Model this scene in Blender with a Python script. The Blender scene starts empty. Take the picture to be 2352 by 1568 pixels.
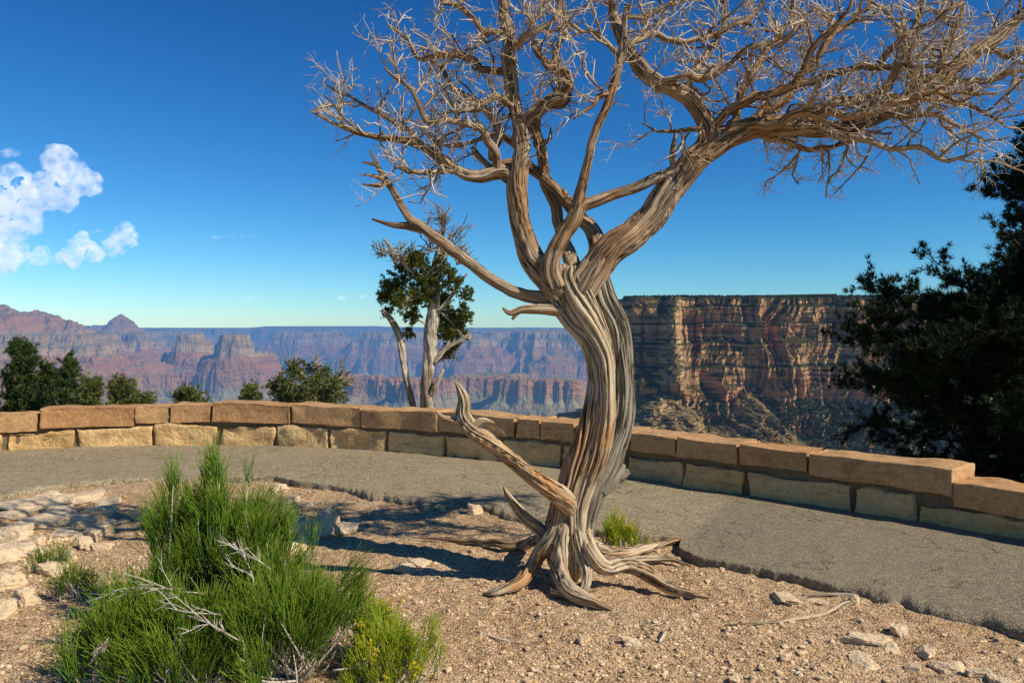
import bpy, math, random, bmesh
import numpy as np
from mathutils import Vector
RS=np.random.RandomState
random.seed(4); rng=RS(7)
F=1866.7; EYE=1.6; HZ=765.0
def at(u,v,d):           # frame pixel u,v + chosen distance -> metres
    return np.array([(u-1200)/F*d, d, EYE-(v-HZ)/F*d])
def gd(v,z=0.0): return (EYE-z)*F/(v-HZ)
def G(u,v):
    d=gd(v); return np.array([(u-1200)/F*d,d])
# ---------------------------------------------------------------- noise
def _h(ix,iy,iz,s):
    n=(ix.astype(np.int64)*374761393+iy.astype(np.int64)*668265263+iz.astype(np.int64)*2147483647+s*974634777)&0xffffffff
    n=((n^(n>>13))*1274126177)&0xffffffff
    n=((n^(n>>16))*2246822519)&0xffffffff
    n=n^(n>>15)
    return (n&0xffffff)/float(0xffffff)
def vn(x,y,z=0.0,s=0):
    x=np.asarray(x,float);y=np.asarray(y,float);z=np.asarray(z,float)+np.zeros_like(x)
    ix=np.floor(x);iy=np.floor(y);iz=np.floor(z)
    fx=x-ix;fy=y-iy;fz=z-iz
    fx=fx*fx*(3-2*fx);fy=fy*fy*(3-2*fy);fz=fz*fz*(3-2*fz)
    def L(a,b,t): return a+(b-a)*t
    r=[]
    for k in (0,1):
        a=L(_h(ix,iy,iz+k,s),_h(ix+1,iy,iz+k,s),fx)
        b=L(_h(ix,iy+1,iz+k,s),_h(ix+1,iy+1,iz+k,s),fx)
        r.append(L(a,b,fy))
    return L(r[0],r[1],fz)*2-1
def fbm(x,y,z=0.0,o=4,s=0,g=.5):
    t=0;a=1;f=1;n=0
    for i in range(o):
        t=t+a*vn(x*f+i*17.3,y*f+i*9.1,np.asarray(z)*f+i*3.7,s+i);n+=a;a*=g;f*=2.03
    return t/n
def ridged(x,y,z=0.0,o=4,s=0):
    t=0;a=1;f=1;n=0
    for i in range(o):
        t=t+a*(1-np.abs(vn(x*f+i*7.3,y*f+i*5.1,np.asarray(z)*f,s+i))*2);n+=a;a*=.5;f*=2.1
    return t/n
def nrm(a): return a/(np.linalg.norm(a,axis=-1,keepdims=True)+1e-12)
# ---------------------------------------------------------------- mesh buffer
class Buf:
    def __init__(s): s.v=[];s.q=[];s.t=[];s.g=[];s.n=0
    def add(s,v,q=None,t=None,g=None):
        v=np.asarray(v,float).reshape(-1,3)
        if q is not None and len(q): s.q.append(np.asarray(q,int)+s.n)
        if t is not None and len(t): s.t.append(np.asarray(t,int)+s.n)
        s.v.append(v); s.g.append(v if g is None else np.asarray(g,float).reshape(-1,3)); s.n+=len(v)
def build(name,buf,mat,origin=(0,0,0),smooth=True,parent=None):
    v=np.concatenate(buf.v)-np.array(origin); g=np.concatenate(buf.g)
    q=np.concatenate(buf.q) if buf.q else np.zeros((0,4),int)
    t=np.concatenate(buf.t) if buf.t else np.zeros((0,3),int)
    me=bpy.data.meshes.new(name)
    me.vertices.add(len(v)); me.vertices.foreach_set('co',v.astype(np.float32).ravel())
    me.loops.add(q.size+t.size); me.loops.foreach_set('vertex_index',np.concatenate([q.ravel(),t.ravel()]).astype(np.int32))
    me.polygons.add(len(q)+len(t))
    me.polygons.foreach_set('loop_start',np.concatenate([np.arange(len(q))*4,q.size+np.arange(len(t))*3]).astype(np.int32))
    a=me.attributes.new('grain','FLOAT_VECTOR','POINT'); a.data.foreach_set('vector',g.astype(np.float32).ravel())
    me.update(calc_edges=True)
    me.polygons.foreach_set('use_smooth',np.full(len(q)+len(t),smooth))
    me.materials.append(mat)
    ob=bpy.data.objects.new(name,me); bpy.context.scene.collection.objects.link(ob)
    if parent is None: ob.location=origin
    else: ob.parent=parent
    return ob
def empty(name,loc):
    e=bpy.data.objects.new(name,None); e.location=loc; e.empty_display_size=.2
    bpy.context.scene.collection.objects.link(e); return e
def tag(o,label=None,cat=None,group=None,kind=None):
    if label:o['label']=label
    if cat:o['category']=cat
    if group:o['group']=group
    if kind:o['kind']=kind
    return o
# ---------------------------------------------------------------- tubes
def cat(ctrl,step):
    c=np.asarray(ctrl,float); P=np.vstack([2*c[0]-c[1],c,2*c[-1]-c[-2]]); out=[]
    for i in range(1,len(P)-2):
        p0,p1,p2,p3=P[i-1:i+3]; n=max(2,int(np.linalg.norm((p2-p1)[:3])/step)+1)
        t=np.linspace(0,1,n,endpoint=False)[:,None]
        out.append(.5*((2*p1)+(-p0+p2)*t+(2*p0-5*p1+4*p2-p3)*t*t+(-p0+3*p1-3*p2+p3)*t**3))
    out.append(c[-1:]); return np.vstack(out)
def tube(buf,P,R,k,ridge=0.,twist=0.,seed=0,freq=2.2):
    P=np.asarray(P,float);R=np.asarray(R,float);n=len(P)
    T=nrm(np.gradient(P,axis=0))
    if n>12:
        N=np.zeros((n,3)); r=np.array([1.,0,0]) if abs(T[0,0])<.8 else np.array([0,1.,0])
        N[0]=nrm(np.cross(T[0],r))
        for i in range(1,n):
            x=N[i-1]-T[i]*np.dot(N[i-1],T[i]); N[i]=x/(np.linalg.norm(x)+1e-9)
    else:
        m=nrm(T.mean(0)); r=np.eye(3)[np.argmin(np.abs(m))]; N=nrm(np.cross(T,r))
    B=np.cross(T,N)
    s=np.concatenate([[0],np.cumsum(np.linalg.norm(np.diff(P,axis=0),axis=1))])
    th=np.arange(k)*2*math.pi/k
    TH=th[None,:]+0*s[:,None]; S=s[:,None]+0*th[None,:]
    tw=TH+twist*S
    if ridge>0: tw=tw+.3*fbm(np.cos(TH)*.8+seed,np.sin(TH)*.8,S*2.0,2,seed+11)
    rm=np.maximum(R.max(),.004)
    gx=np.cos(tw)*rm;gy=np.sin(tw)*rm
    RR=R[:,None]+0*TH
    if ridge>0:
        a=vn(np.cos(tw)*freq+seed,np.sin(tw)*freq,S*.8+seed*3.1,seed)
        a2=vn(np.cos(tw)*freq*2.1+seed,np.sin(tw)*freq*2.1,S*1.4+seed*3.1,seed+2)
        b=fbm(np.cos(TH)*1.1+seed,np.sin(TH)*1.1,S*3.0,3,seed+5)
        RR=RR*(1-ridge*2.6*np.exp(-np.abs(a)*6)-ridge*.35*np.exp(-np.abs(a2)*8)+ridge*.8*b+ridge*.30)
    V=P[:,None,:]+RR[...,None]*(np.cos(TH)[...,None]*N[:,None,:]+np.sin(TH)[...,None]*B[:,None,:])
    i=np.arange(n-1)[:,None]*k; j=np.arange(k)[None,:]; j2=(j+1)%k
    q=np.stack([i+j,i+j2,i+k+j2,i+k+j],-1).reshape(-1,4)
    g=np.stack([gx,gy,S],-1)+np.array([seed*1.7,seed*.9,seed*2.3])
    v=V.reshape(-1,3); g=g.reshape(-1,3)
    v=np.vstack([v,P[-1:],P[:1]]); g=np.vstack([g,g[-1:],g[:1]])
    c=n*k; jj=np.arange(k)
    t1=np.stack([(n-1)*k+jj,(n-1)*k+(jj+1)%k,np.full(k,c)],-1)
    t2=np.stack([(jj+1)%k,jj,np.full(k,c+1)],-1)
    buf.add(v,q,np.vstack([t1,t2]),g)
def stems(buf,B,D,L,r,rg,rings=4,bend=.25,taper=.35,k=3):
    n=len(B);D=nrm(D); side=nrm(np.cross(D,rg.randn(n,3)));b2=np.cross(D,side)
    bd=rg.randn(n,3)*bend; t=np.linspace(0,1,rings)
    V=[]
    for x in t:
        c=B+D*(L*x)[:,None]+bd*(L*x*x)[:,None]
        rr=(r*(1-(1-taper)*x))[:,None]
        for m in range(k):
            a=2*math.pi*m/k
            V.append(c+rr*(math.cos(a)*side+math.sin(a)*b2))
    V=np.stack(V,1)
    q=[]
    for i in range(rings-1):
        for m in range(k):
            q.append([i*k+m,i*k+(m+1)%k,(i+1)*k+(m+1)%k,(i+1)*k+m])
    q=np.array(q)[None]+(np.arange(n)*rings*k)[:,None,None]
    g=np.repeat(rg.rand(n,1,3),rings*k,1); g[...,2]=np.repeat(t,k)[None,:]
    buf.add(V.reshape(-1,3),q.reshape(-1,4),None,g.reshape(-1,3))
def tufts(buf,C,D,k,L,w,spread,rg):
    n=len(C); d=nrm(D[:,None,:]+spread*rg.randn(n,k,3)); sd=nrm(np.cross(d,rg.randn(n,k,3)))
    l=L*(.6+.6*rg.rand(n,k,1)); c=C[:,None,:]
    v=np.stack([c+d*l*.35-sd*w*.5,c+d*l*.35+sd*w*.5,c+d*l,c+d*0.0],2)
    q=np.arange(n*k)[:,None]*4+np.array([[3,0,2,1]])
    g=np.repeat(rg.rand(n,1,3),k*4,1)
    buf.add(v.reshape(-1,3),np.array(q)[:,[0,3,2,1]],None,g.reshape(-1,3))
# ---------------------------------------------------------------- materials
class M:
    def __init__(s,name,rough=.85,spec=.2):
        s.m=bpy.data.materials.new(name); s.m.use_nodes=True; s.t=s.m.node_tree
        s.b=s.t.nodes['Principled BSDF']; s.o=s.t.nodes['Material Output']
        s.b.inputs['Roughness'].default_value=rough; s.b.inputs['Specular IOR Level'].default_value=spec
    def n(s,ty,ins=None,**p):
        x=s.t.nodes.new(ty)
        for k,v in p.items(): setattr(x,k,v)
        for k,v in (ins or {}).items():
            if hasattr(v,'is_output'): s.t.links.new(v,x.inputs[k])
            else: x.inputs[k].default_value=v
        return x
    def pos(s): return s.n('ShaderNodeNewGeometry').outputs['Position']
    def grain(s): return s.n('ShaderNodeAttribute',attribute_name='grain').outputs['Vector']
    def map(s,v,sc): return s.n('ShaderNodeMapping',{'Vector':v,'Scale':sc}).outputs[0]
    def noise(s,v,sc,det=4,ro=.55,dist=0): return s.n('ShaderNodeTexNoise',{'Vector':v,'Scale':sc,'Detail':det,'Roughness':ro,'Distortion':dist}).outputs[0]
    def ramp(s,f,st):
        r=s.n('ShaderNodeValToRGB',{0:f}); e=r.color_ramp.elements
        while len(e)<len(st): e.new(.5)
        for i,(p,c) in enumerate(st):
            c=c if hasattr(c,'__len__') else (c,c,c)
            e[i].position=p; e[i].color=tuple(c)+(1,)
        return r.outputs[0]
    def mix(s,f,a,b,mode='MIX'):
        x=s.n('ShaderNodeMix',data_type='RGBA',blend_type=mode)
        for i,v in ((0,f),(6,a),(7,b)):
            if hasattr(v,'is_output'): s.t.links.new(v,x.inputs[i])
            else: x.inputs[i].default_value=v if i==0 else tuple(v)+(1,)
        return x.outputs[2]
    def math(s,op,a,b=0.0,c=None):
        x=s.n('ShaderNodeMath',operation=op)
        for i,v in enumerate((a,b) if c is None else (a,b,c)):
            if hasattr(v,'is_output'): s.t.links.new(v,x.inputs[i])
            else: x.inputs[i].default_value=v
        return x.outputs[0]
    def col(s,c): s.t.links.new(c,s.b.inputs['Base Color'])
    def bump(s,h,d=.01,st=1.,prev=None):
        i={'Height':h,'Distance':d,'Strength':st}
        if prev is not None: i['Normal']=prev
        x=s.n('ShaderNodeBump',i).outputs[0]; s.t.links.new(x,s.b.inputs['Normal']); return x
    def haze(s,Lk,col=(.17,.36,.68),st=1.,pw=2.):  # aerial haze painted into the surface as bluish emission, growing with distance
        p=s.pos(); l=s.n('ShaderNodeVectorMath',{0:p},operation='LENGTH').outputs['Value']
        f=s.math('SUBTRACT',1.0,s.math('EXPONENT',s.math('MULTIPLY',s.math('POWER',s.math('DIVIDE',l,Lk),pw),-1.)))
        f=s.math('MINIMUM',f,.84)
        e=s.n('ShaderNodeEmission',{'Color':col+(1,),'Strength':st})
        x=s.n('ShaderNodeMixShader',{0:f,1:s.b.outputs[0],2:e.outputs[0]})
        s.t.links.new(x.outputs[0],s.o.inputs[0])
def wood(name,light,mid,dark,brown,bd=.006,mixs=2.,split=.5,ck=.014):
    m=M(name,.85,.1); g=m.grain()
    s1=m.noise(m.map(g,(85,85,5)),1,5,.7,.6); s2=m.noise(m.map(g,(24,24,1.2)),1,3,.5,.3); s3=m.noise(m.pos(),mixs,2); s4=m.noise(m.pos(),9,4,.6)
    c=m.ramp(s1,[(.30,dark),(.42,mid),(.62,light)])
    c2=m.ramp(s1,[(.30,tuple(x*.3 for x in brown)),(.45,brown),(.64,tuple(min(1,x*1.8) for x in brown))])
    c=m.mix(m.ramp(m.math('ADD',m.math('MULTIPLY',s2,.45),m.math('MULTIPLY',s3,1.0)),[(split+.13,0.),(split+.27,1.)]),c,c2)
    c=m.mix(m.ramp(s4,[(.35,.55),(.55,0.)]),c,mid)
    crack=m.math('ABSOLUTE',m.math('SUBTRACT',s2,.5))
    c=m.mix(m.ramp(crack,[(.0,.95),(ck,0.)]),c,(.015,.010,.007))
    m.col(c); b=m.bump(m.ramp(crack,[(0.,0.),(.05,1.)]),bd*2.2,1.); m.bump(s1,bd,1.,b); return m.m
M_trunk=wood('weathered_wood',(.72,.56,.36),(.46,.34,.20),(.07,.05,.03),(.40,.21,.09),mixs=1.9,split=.56,ck=.022)
M_strip=wood('grey_barkless_wood',(.42,.36,.25),(.25,.21,.145),(.03,.024,.016),(.22,.13,.07),mixs=1.9,split=.70,ck=.030)
M_limb=wood('limb_bark',(.58,.43,.28),(.34,.23,.135),(.04,.028,.018),(.30,.17,.08),bd=.005,mixs=1.8,split=.54,ck=.02)
M_twig=wood('twig_bark',(.92,.74,.50),(.62,.47,.30),(.14,.10,.06),(.36,.24,.13),bd=.001,mixs=3,split=.60,ck=.004)
M_dark=wood('distant_bark',(.72,.61,.46),(.48,.39,.27),(.10,.08,.06),(.26,.19,.12),bd=.005,mixs=1.5,split=.6)
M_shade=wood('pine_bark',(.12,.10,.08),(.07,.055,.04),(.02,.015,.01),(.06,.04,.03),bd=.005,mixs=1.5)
M_grey=wood('pale_dead_stem',(.68,.60,.48),(.46,.39,.29),(.2,.16,.12),(.44,.34,.23),bd=.001,mixs=3,split=.6,ck=.004)
def leafmat(name,a,b,c,rough=.6,trans=.25,tip=None):
    m=M(name,rough,.15); g=m.grain(); sp=m.n('ShaderNodeSeparateXYZ',{0:g}); x=sp.outputs[0]
    isl=m.n('ShaderNodeNewGeometry').outputs['Random Per Island']
    col=m.ramp(m.math('ADD',m.math('MULTIPLY',x,.45),m.math('MULTIPLY',isl,.55)),[(.1,a),(.5,b),(.9,c)])
    if tip: col=m.mix(m.ramp(sp.outputs[2],[(.35,0.),(1.,.6)]),col,tip)
    m.col(col)
    tr=m.n('ShaderNodeBsdfTranslucent',{'Color':col}); mx=m.n('ShaderNodeMixShader',{0:trans,1:m.b.outputs[0],2:tr.outputs[0]})
    m.t.links.new(mx.outputs[0],m.o.inputs[0]); return m.m
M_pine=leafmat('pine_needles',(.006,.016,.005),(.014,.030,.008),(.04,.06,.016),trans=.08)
M_pine2=leafmat('pinyon_needles',(.025,.045,.012),(.055,.085,.022),(.11,.14,.035),trans=.15)
M_jun=leafmat('juniper_foliage',(.04,.06,.008),(.11,.125,.018),(.24,.23,.035))
M_bushg=leafmat('scrub_foliage',(.07,.09,.02),(.14,.16,.04),(.25,.25,.07))
M_eph=leafmat('green_stems',(.026,.060,.007),(.09,.19,.016),(.25,.37,.035),trans=.18,tip=(.34,.44,.04))
M_rab=leafmat('rabbitbrush_leaves',(.17,.26,.018),(.38,.47,.03),(.60,.62,.05),trans=.3)
M_flw=leafmat('yellow_flowers',(.6,.45,.02),(.75,.6,.03),(.8,.7,.06),trans=.3)
# ground
m=M('dry_gravelly_soil',.95,.1); p=m.pos()
n1=m.noise(p,1.3,4); n2=m.noise(p,11,5,.65); n3=m.noise(p,90,3,.6)
vo=m.n('ShaderNodeTexVoronoi',{'Vector':p,'Scale':75.})
c=m.ramp(n1,[(.3,(.64,.37,.17)),(.5,(.78,.50,.25)),(.7,(.86,.61,.35))])
c=m.mix(m.ramp(n2,[(.35,0.),(.60,.75)]),c,(.48,.27,.12))
c=m.mix(m.ramp(n3,[(.5,0.),(.68,.5)]),c,(.88,.68,.42))
cs=m.n('ShaderNodeSeparateColor',{0:vo.outputs['Color']}).outputs[0]
c=m.mix(m.ramp(cs,[(.66,0.),(.80,.4)]),c,(.86,.68,.44)); c=m.mix(m.ramp(cs,[(.08,.75),(.18,0.)]),c,(.20,.10,.05))
m.col(c); b=m.bump(n2,.06,1.); b=m.bump(m.math('SUBTRACT',1.,vo.outputs['Distance']),.013,1.,b); b=m.bump(n3,.010,1.,b); M_soil=m.m
# asphalt
m=M('worn_asphalt',.92,.12); p=m.pos()
vo=m.n('ShaderNodeTexVoronoi',{'Vector':p,'Scale':95.}); cs=m.n('ShaderNodeSeparateColor',{0:vo.outputs['Color']}).outputs[0]
n1=m.noise(p,.8,4); n2=m.noise(p,9,5,.6)
sx=m.n('ShaderNodeSeparateXYZ',{0:p})
c=m.ramp(cs,[(.1,(.13,.10,.055)),(.45,(.28,.215,.12)),(.75,(.41,.325,.19)),(.95,(.60,.49,.31))])
c=m.mix(m.ramp(n1,[(.3,0.),(.7,.5)]),c,(.43,.33,.19))
c=m.mix(m.ramp(n2,[(.45,0.),(.7,.4)]),c,(.18,.14,.085))
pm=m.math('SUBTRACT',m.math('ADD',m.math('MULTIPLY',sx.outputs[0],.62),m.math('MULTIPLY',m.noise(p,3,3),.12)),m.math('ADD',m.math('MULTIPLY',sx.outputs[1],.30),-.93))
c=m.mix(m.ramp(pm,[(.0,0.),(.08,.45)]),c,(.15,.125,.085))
ck_=m.math('ABSOLUTE',m.math('SUBTRACT',m.noise(p,.9,5,.55),.5)); c=m.mix(m.ramp(ck_,[(0.,.8),(.0035,0.)]),c,(.04,.03,.02))
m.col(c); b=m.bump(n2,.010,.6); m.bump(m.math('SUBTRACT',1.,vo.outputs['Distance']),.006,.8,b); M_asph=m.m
# stones
def stone(name,cols,bd=.02,sc=1.):
    m=M(name,.9,.12); p=m.pos(); isl=m.n('ShaderNodeNewGeometry').outputs['Random Per Island']
    c=m.ramp(isl,[(i/(len(cols)-1),k) for i,k in enumerate(cols)])
    n1=m.noise(p,5*sc,5,.65); n2=m.noise(p,28*sc,5,.7); n3=m.noise(m.map(p,(3,3,22)),1*sc,3,.6)
    c=m.mix(m.ramp(n1,[(.32,.6),(.52,0.)]),c,tuple(x*.5 for x in cols[0]))
    c=m.mix(m.ramp(n2,[(.5,0.),(.75,.6)]),c,tuple(min(.85,x*1.4) for x in cols[-1]))
    c=m.mix(m.ramp(n2,[(.3,.7),(.42,0.)]),c,tuple(x*.35 for x in cols[0]))
    c=m.mix(m.ramp(n3,[(.58,0.),(.7,.4)]),c,(.16,.08,.04))
    m.col(c); b=m.bump(n1,bd,1.); m.bump(n2,bd*.4,1.,b); return m.m
M_cap=stone('red_sandstone_coping',[(.48,.255,.10),(.57,.33,.145),(.43,.215,.085),(.60,.365,.17)],.018)
M_base=stone('buff_rough_stone',[(.72,.43,.165),(.80,.51,.22),(.62,.36,.135),(.84,.58,.29)],.05)
M_mort=stone('mortar',[(.17,.115,.06),(.22,.155,.085)],.01)
M_rock=stone('pale_limestone',[(.78,.55,.31),(.86,.67,.42),(.70,.47,.26)],.03,1.6)
M_grav=stone('loose_gravel',[(.50,.30,.14),(.78,.56,.31),(.86,.68,.43),(.60,.38,.19)],.003,4)
# far canyon rock
m=M('canyon_strata',.95,.03); p=m.pos(); sx=m.n('ShaderNodeSeparateXYZ',{0:p}); z=sx.outputs[2]
nb=m.noise(p,.0008,5,.6); zz=m.math('ADD',z,m.math('MULTIPLY',m.math('SUBTRACT',nb,.5),260))
f=m.math('DIVIDE',m.math('ADD',zz,1250.),1550.)
def zf(v): return (v+1250)/1550
c=m.ramp(f,[(zf(-1200),(.08,.055,.035)),(zf(-900),(.14,.09,.05)),(zf(-840),(.25,.20,.09)),(zf(-690),(.33,.26,.12)),(zf(-640),(.38,.21,.085)),(zf(-500),(.43,.19,.065)),(zf(-400),(.36,.15,.05)),(zf(-300),(.42,.185,.065)),(zf(-270),(.52,.33,.14)),(zf(-210),(.47,.28,.12)),(zf(-190),(.33,.21,.09)),(zf(-100),(.46,.29,.13)),(zf(0),(.42,.20,.08)),(zf(250),(.44,.18,.06))])
bands=m.noise(m.map(p,(.0018,.0018,.026)),1,4,.7); c=m.mix(m.ramp(bands,[(.36,.45),(.5,0.)]),c,(.13,.055,.02)); c=m.mix(m.ramp(bands,[(.57,0.),(.68,.2)]),c,(.56,.36,.17))
nz=m.n('ShaderNodeSeparateXYZ',{0:m.n('ShaderNodeNewGeometry').outputs['Normal']}).outputs[2]
veg=m.math('MULTIPLY',m.ramp(nz,[(.70,0.),(.90,1.)]),m.ramp(m.noise(p,.005,4,.7),[(.35,.4),(.6,.95)]))
c=m.mix(veg,c,(.22,.195,.09)); m.col(c); m.bump(m.noise(p,.008,4,.7),70,1.)
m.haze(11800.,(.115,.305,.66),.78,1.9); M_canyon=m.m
m=M('cliff_strata',.95,.05); p=m.pos(); g=m.grain(); gs=m.n('ShaderNodeSeparateXYZ',{0:g})
b1=m.noise(m.map(g,(.004,0,.085)),1,4,.62); b2=m.noise(m.map(g,(.02,0,.22)),1,4,.75); v1=m.noise(m.map(p,(.05,.05,.02)),1,4,.65); v2=m.noise(m.map(g,(.17,0,.010)),1,4,.7)
c=m.ramp(b1,[(.30,(.30,.12,.05)),(.43,(.52,.25,.105)),(.50,(.70,.41,.19)),(.56,(.46,.21,.085)),(.66,(.58,.30,.13)),(.74,(.74,.48,.25))])
c=m.mix(m.ramp(b2,[(.34,.7),(.45,0.)]),c,(.13,.05,.02)); c=m.mix(m.ramp(v1,[(.54,0.),(.74,.5)]),c,(.78,.47,.22)); c=m.mix(m.ramp(v2,[(.38,.92),(.48,0.)]),c,(.085,.033,.015))
c=m.mix(m.math('MULTIPLY',gs.outputs[1],.55),c,m.mix(m.ramp(b2,[(.38,.7),(.5,0.)]),(.86,.58,.27),(.30,.14,.06)))  # paler spur rock; sunlit brightness of spurs and pillar painted into the colour
n4=m.n('ShaderNodeSeparateXYZ',{0:m.n('ShaderNodeNewGeometry').outputs['Normal']}).outputs[2]
vn_=m.noise(p,.10,4,.8)
veg=m.math('MULTIPLY',m.ramp(n4,[(.20,0.),(.38,1.)]),m.ramp(m.math('SUBTRACT',vn_,m.math('MULTIPLY',gs.outputs[1],.13)),[(.30,.6),(.44,.97)]))
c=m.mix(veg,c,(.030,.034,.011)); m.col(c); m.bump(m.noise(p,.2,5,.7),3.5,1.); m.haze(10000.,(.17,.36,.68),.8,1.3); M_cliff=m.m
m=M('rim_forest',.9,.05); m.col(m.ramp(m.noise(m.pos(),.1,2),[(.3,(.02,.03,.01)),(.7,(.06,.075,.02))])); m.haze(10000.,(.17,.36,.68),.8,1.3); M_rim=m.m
# ---------------------------------------------------------------- wall line and ground
WALL=np.array([(-15,1.5),(-13,4.5),(-11,7.0),(-8.8,9.0),(-6.44,10.02),(-4.82,10.45),(-3.14,10.42),(-1.6,9.96),(0,9.13),(.565,8.79),(1.24,8.25),(2.01,7.5),(2.91,6.72),(3.64,5.91),(4.5,4.7),(5.3,3.2),(5.8,1.2)])
WP=cat(WALL,.05)
Ws=np.concatenate([[0],np.cumsum(np.linalg.norm(np.diff(WP,axis=0),axis=1))])
Wa=np.arctan2(WP[:,0],WP[:,1]); Wr=np.linalg.norm(WP,axis=1)
WT=nrm(np.gradient(WP,axis=0)); WN=np.stack([-WT[:,1],WT[:,0]],1)
def wall_s(u):
    a=math.atan((u-1200)/F); return float(np.interp(a,Wa,Ws))
def wall_pt(s,off):
    x=np.interp(s,Ws,WP[:,0])+off*np.interp(s,Ws,WN[:,0]); y=np.interp(s,Ws,WP[:,1])+off*np.interp(s,Ws,WN[:,1]); return x,y
sub=WP[::6]
def outside(x,y):
    sh=x.shape; x=x.ravel();y=y.ravel(); d=np.full(x.shape,1e9)
    for a in range(0,len(x),20000):
        xx=x[a:a+20000,None]-sub[None,:,0]; yy=y[a:a+20000,None]-sub[None,:,1]
        d[a:a+20000]=np.sqrt((xx*xx+yy*yy).min(1))
    ang=np.arctan2(x,y); r=np.hypot(x,y)
    o=(r>np.interp(ang,Wa,Wr))
    d=np.where(o,d,0); return d.reshape(sh)
def gh(x,y):
    x=np.atleast_1d(np.asarray(x,float));y=np.atleast_1d(np.asarray(y,float))
    h=.024*fbm(x*1.1,y*1.1,0,3,3)+.022*fbm(x*5,y*5,0,3,8)+.014*fbm(x*22,y*22,0,2,9)-.012
    d=outside(x,y); t=np.maximum(0,d-.5)
    return h-np.where(t<6,t*.42,2.5+(t-6)*.9)
xs=np.concatenate([np.linspace(-40,-7,50)[:-1],np.linspace(-7,7,520),np.linspace(7,30,40)[1:]])
ys=np.concatenate([np.linspace(-25,2.5,30)[:-1],np.linspace(2.5,7,400),np.linspace(7,12,110)[1:],np.linspace(12,26,36)[1:]])
X,Y=np.meshgrid(xs,ys); Z=gh(X,Y)
def grid(buf,X,Y,Z,g=None):
    r,c=X.shape; i=np.arange(r-1)[:,None]*c; j=np.arange(c-1)[None,:]
    q=np.stack([i+j,i+j+1,i+c+j+1,i+c+j],-1).reshape(-1,4)
    buf.add(np.stack([X,Y,Z],-1),q,None,g)
b=Buf(); grid(b,X,Y,Z); tag(build('ground',b,M_soil),kind='structure')
def ghp(x,y): return float(gh(x,y)[0])
# ---------------------------------------------------------------- asphalt path
E=[(-700,1255),(-200,1190),(0,1170),(60,1160),(150,1142),(270,1133),(450,1128),(640,1126),(700,1137),(800,1150),(850,1167),(950,1180),(1000,1195),(1080,1183),(1150,1200),(1220,1222),(1320,1235),(1420,1256),(1520,1268),(1600,1277),(1585,1296),(1650,1318),(1750,1345),(1850,1365),(2000,1395),(2150,1430),(2300,1462),(2400,1490),(2700,1580),(3000,1760)]
EP=np.array([G(*e) for e in E]); EP=np.vstack([EP,[[4.6,1.2]]])
def resamp(P,n):
    s=np.concatenate([[0],np.cumsum(np.linalg.norm(np.diff(P,axis=0),axis=1))]); t=np.linspace(0,s[-1],n)
    return np.stack([np.interp(t,s,P[:,0]),np.interp(t,s,P[:,1])],1)
EP=resamp(EP,2200)
en=nrm(np.gradient(EP,axis=0)); en=np.stack([en[:,1],-en[:,0]],1)
ds=np.arange(2200)*.0076
EP=EP+en*(.10*fbm(ds*1.7,ds*0,0,5,21,.6)+.030*np.clip(fbm(ds*6,ds*0,0,3,22)*2,-1,.3))[:,None]
ea=np.arctan2(EP[:,0],EP[:,1]); ea=np.maximum.accumulate(ea)
ws=np.interp(ea,Wa,Ws); ww=np.stack(wall_pt(ws,.12),1)
tt=np.concatenate([[0,0,.002,.006,.015],np.linspace(.03,1,26)])
XX=EP[None,:,0]*(1-tt[:,None])+ww[None,:,0]*tt[:,None]; YY=EP[None,:,1]*(1-tt[:,None])+ww[None,:,1]*tt[:,None]
ZZ=.044+.008*fbm(XX*1.5,YY*1.5,0,3,31)+.003*fbm(XX*12,YY*12,0,2,32)
dip=np.clip(fbm(ds*.9,ds*0,0,3,35)*1.8+.30,0,1)*.042
ZZ[0]=-.06; ZZ[1]-=.014+.012*fbm(XX[1]*9,YY[1]*9,0,2,33); ZZ[2]-=.005
for r_,w_ in ((1,1.),(2,.9),(3,.6),(4,.3)): ZZ[r_]-=dip*w_
b=Buf(); grid(b,XX,YY,ZZ); tag(build('path',b,M_asph),kind='structure')
# ---------------------------------------------------------------- stone wall
NL=[-1,-.985,-.95,-.85,-.7,-.5,-.3,-.1,.1,.3,.5,.7,.85,.95,.985,1]; ND=[-1,-.93,-.6,0,.6,.93,1]; NH=[-1,-.95,-.85,-.6,-.3,0,.3,.6,.85,.95,1]
idx={};tv=[]
def vi(i,j,k):
    if (i,j,k) not in idx: idx[(i,j,k)]=len(tv); tv.append((NL[i],ND[j],NH[k]))
    return idx[(i,j,k)]
tq=[];a1,a2,a3=len(NL)-1,len(ND)-1,len(NH)-1
for i in range(a1):
    for k in range(a3):
        tq.append([vi(i,0,k),vi(i+1,0,k),vi(i+1,0,k+1),vi(i,0,k+1)]); tq.append([vi(i,a2,k),vi(i,a2,k+1),vi(i+1,a2,k+1),vi(i+1,a2,k)])
    for j in range(a2):
        tq.append([vi(i,j,0),vi(i,j+1,0),vi(i+1,j+1,0),vi(i+1,j,0)]); tq.append([vi(i,j,a3),vi(i+1,j,a3),vi(i+1,j+1,a3),vi(i,j+1,a3)])
for j in range(a2):
    for k in range(a3):
        tq.append([vi(0,j,k),vi(0,j,k+1),vi(0,j+1,k+1),vi(0,j+1,k)]); tq.append([vi(a1,j,k),vi(a1,j+1,k),vi(a1,j+1,k+1),vi(a1,j,k+1)])
tv=np.array(tv);tq=np.array(tq)
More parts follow.
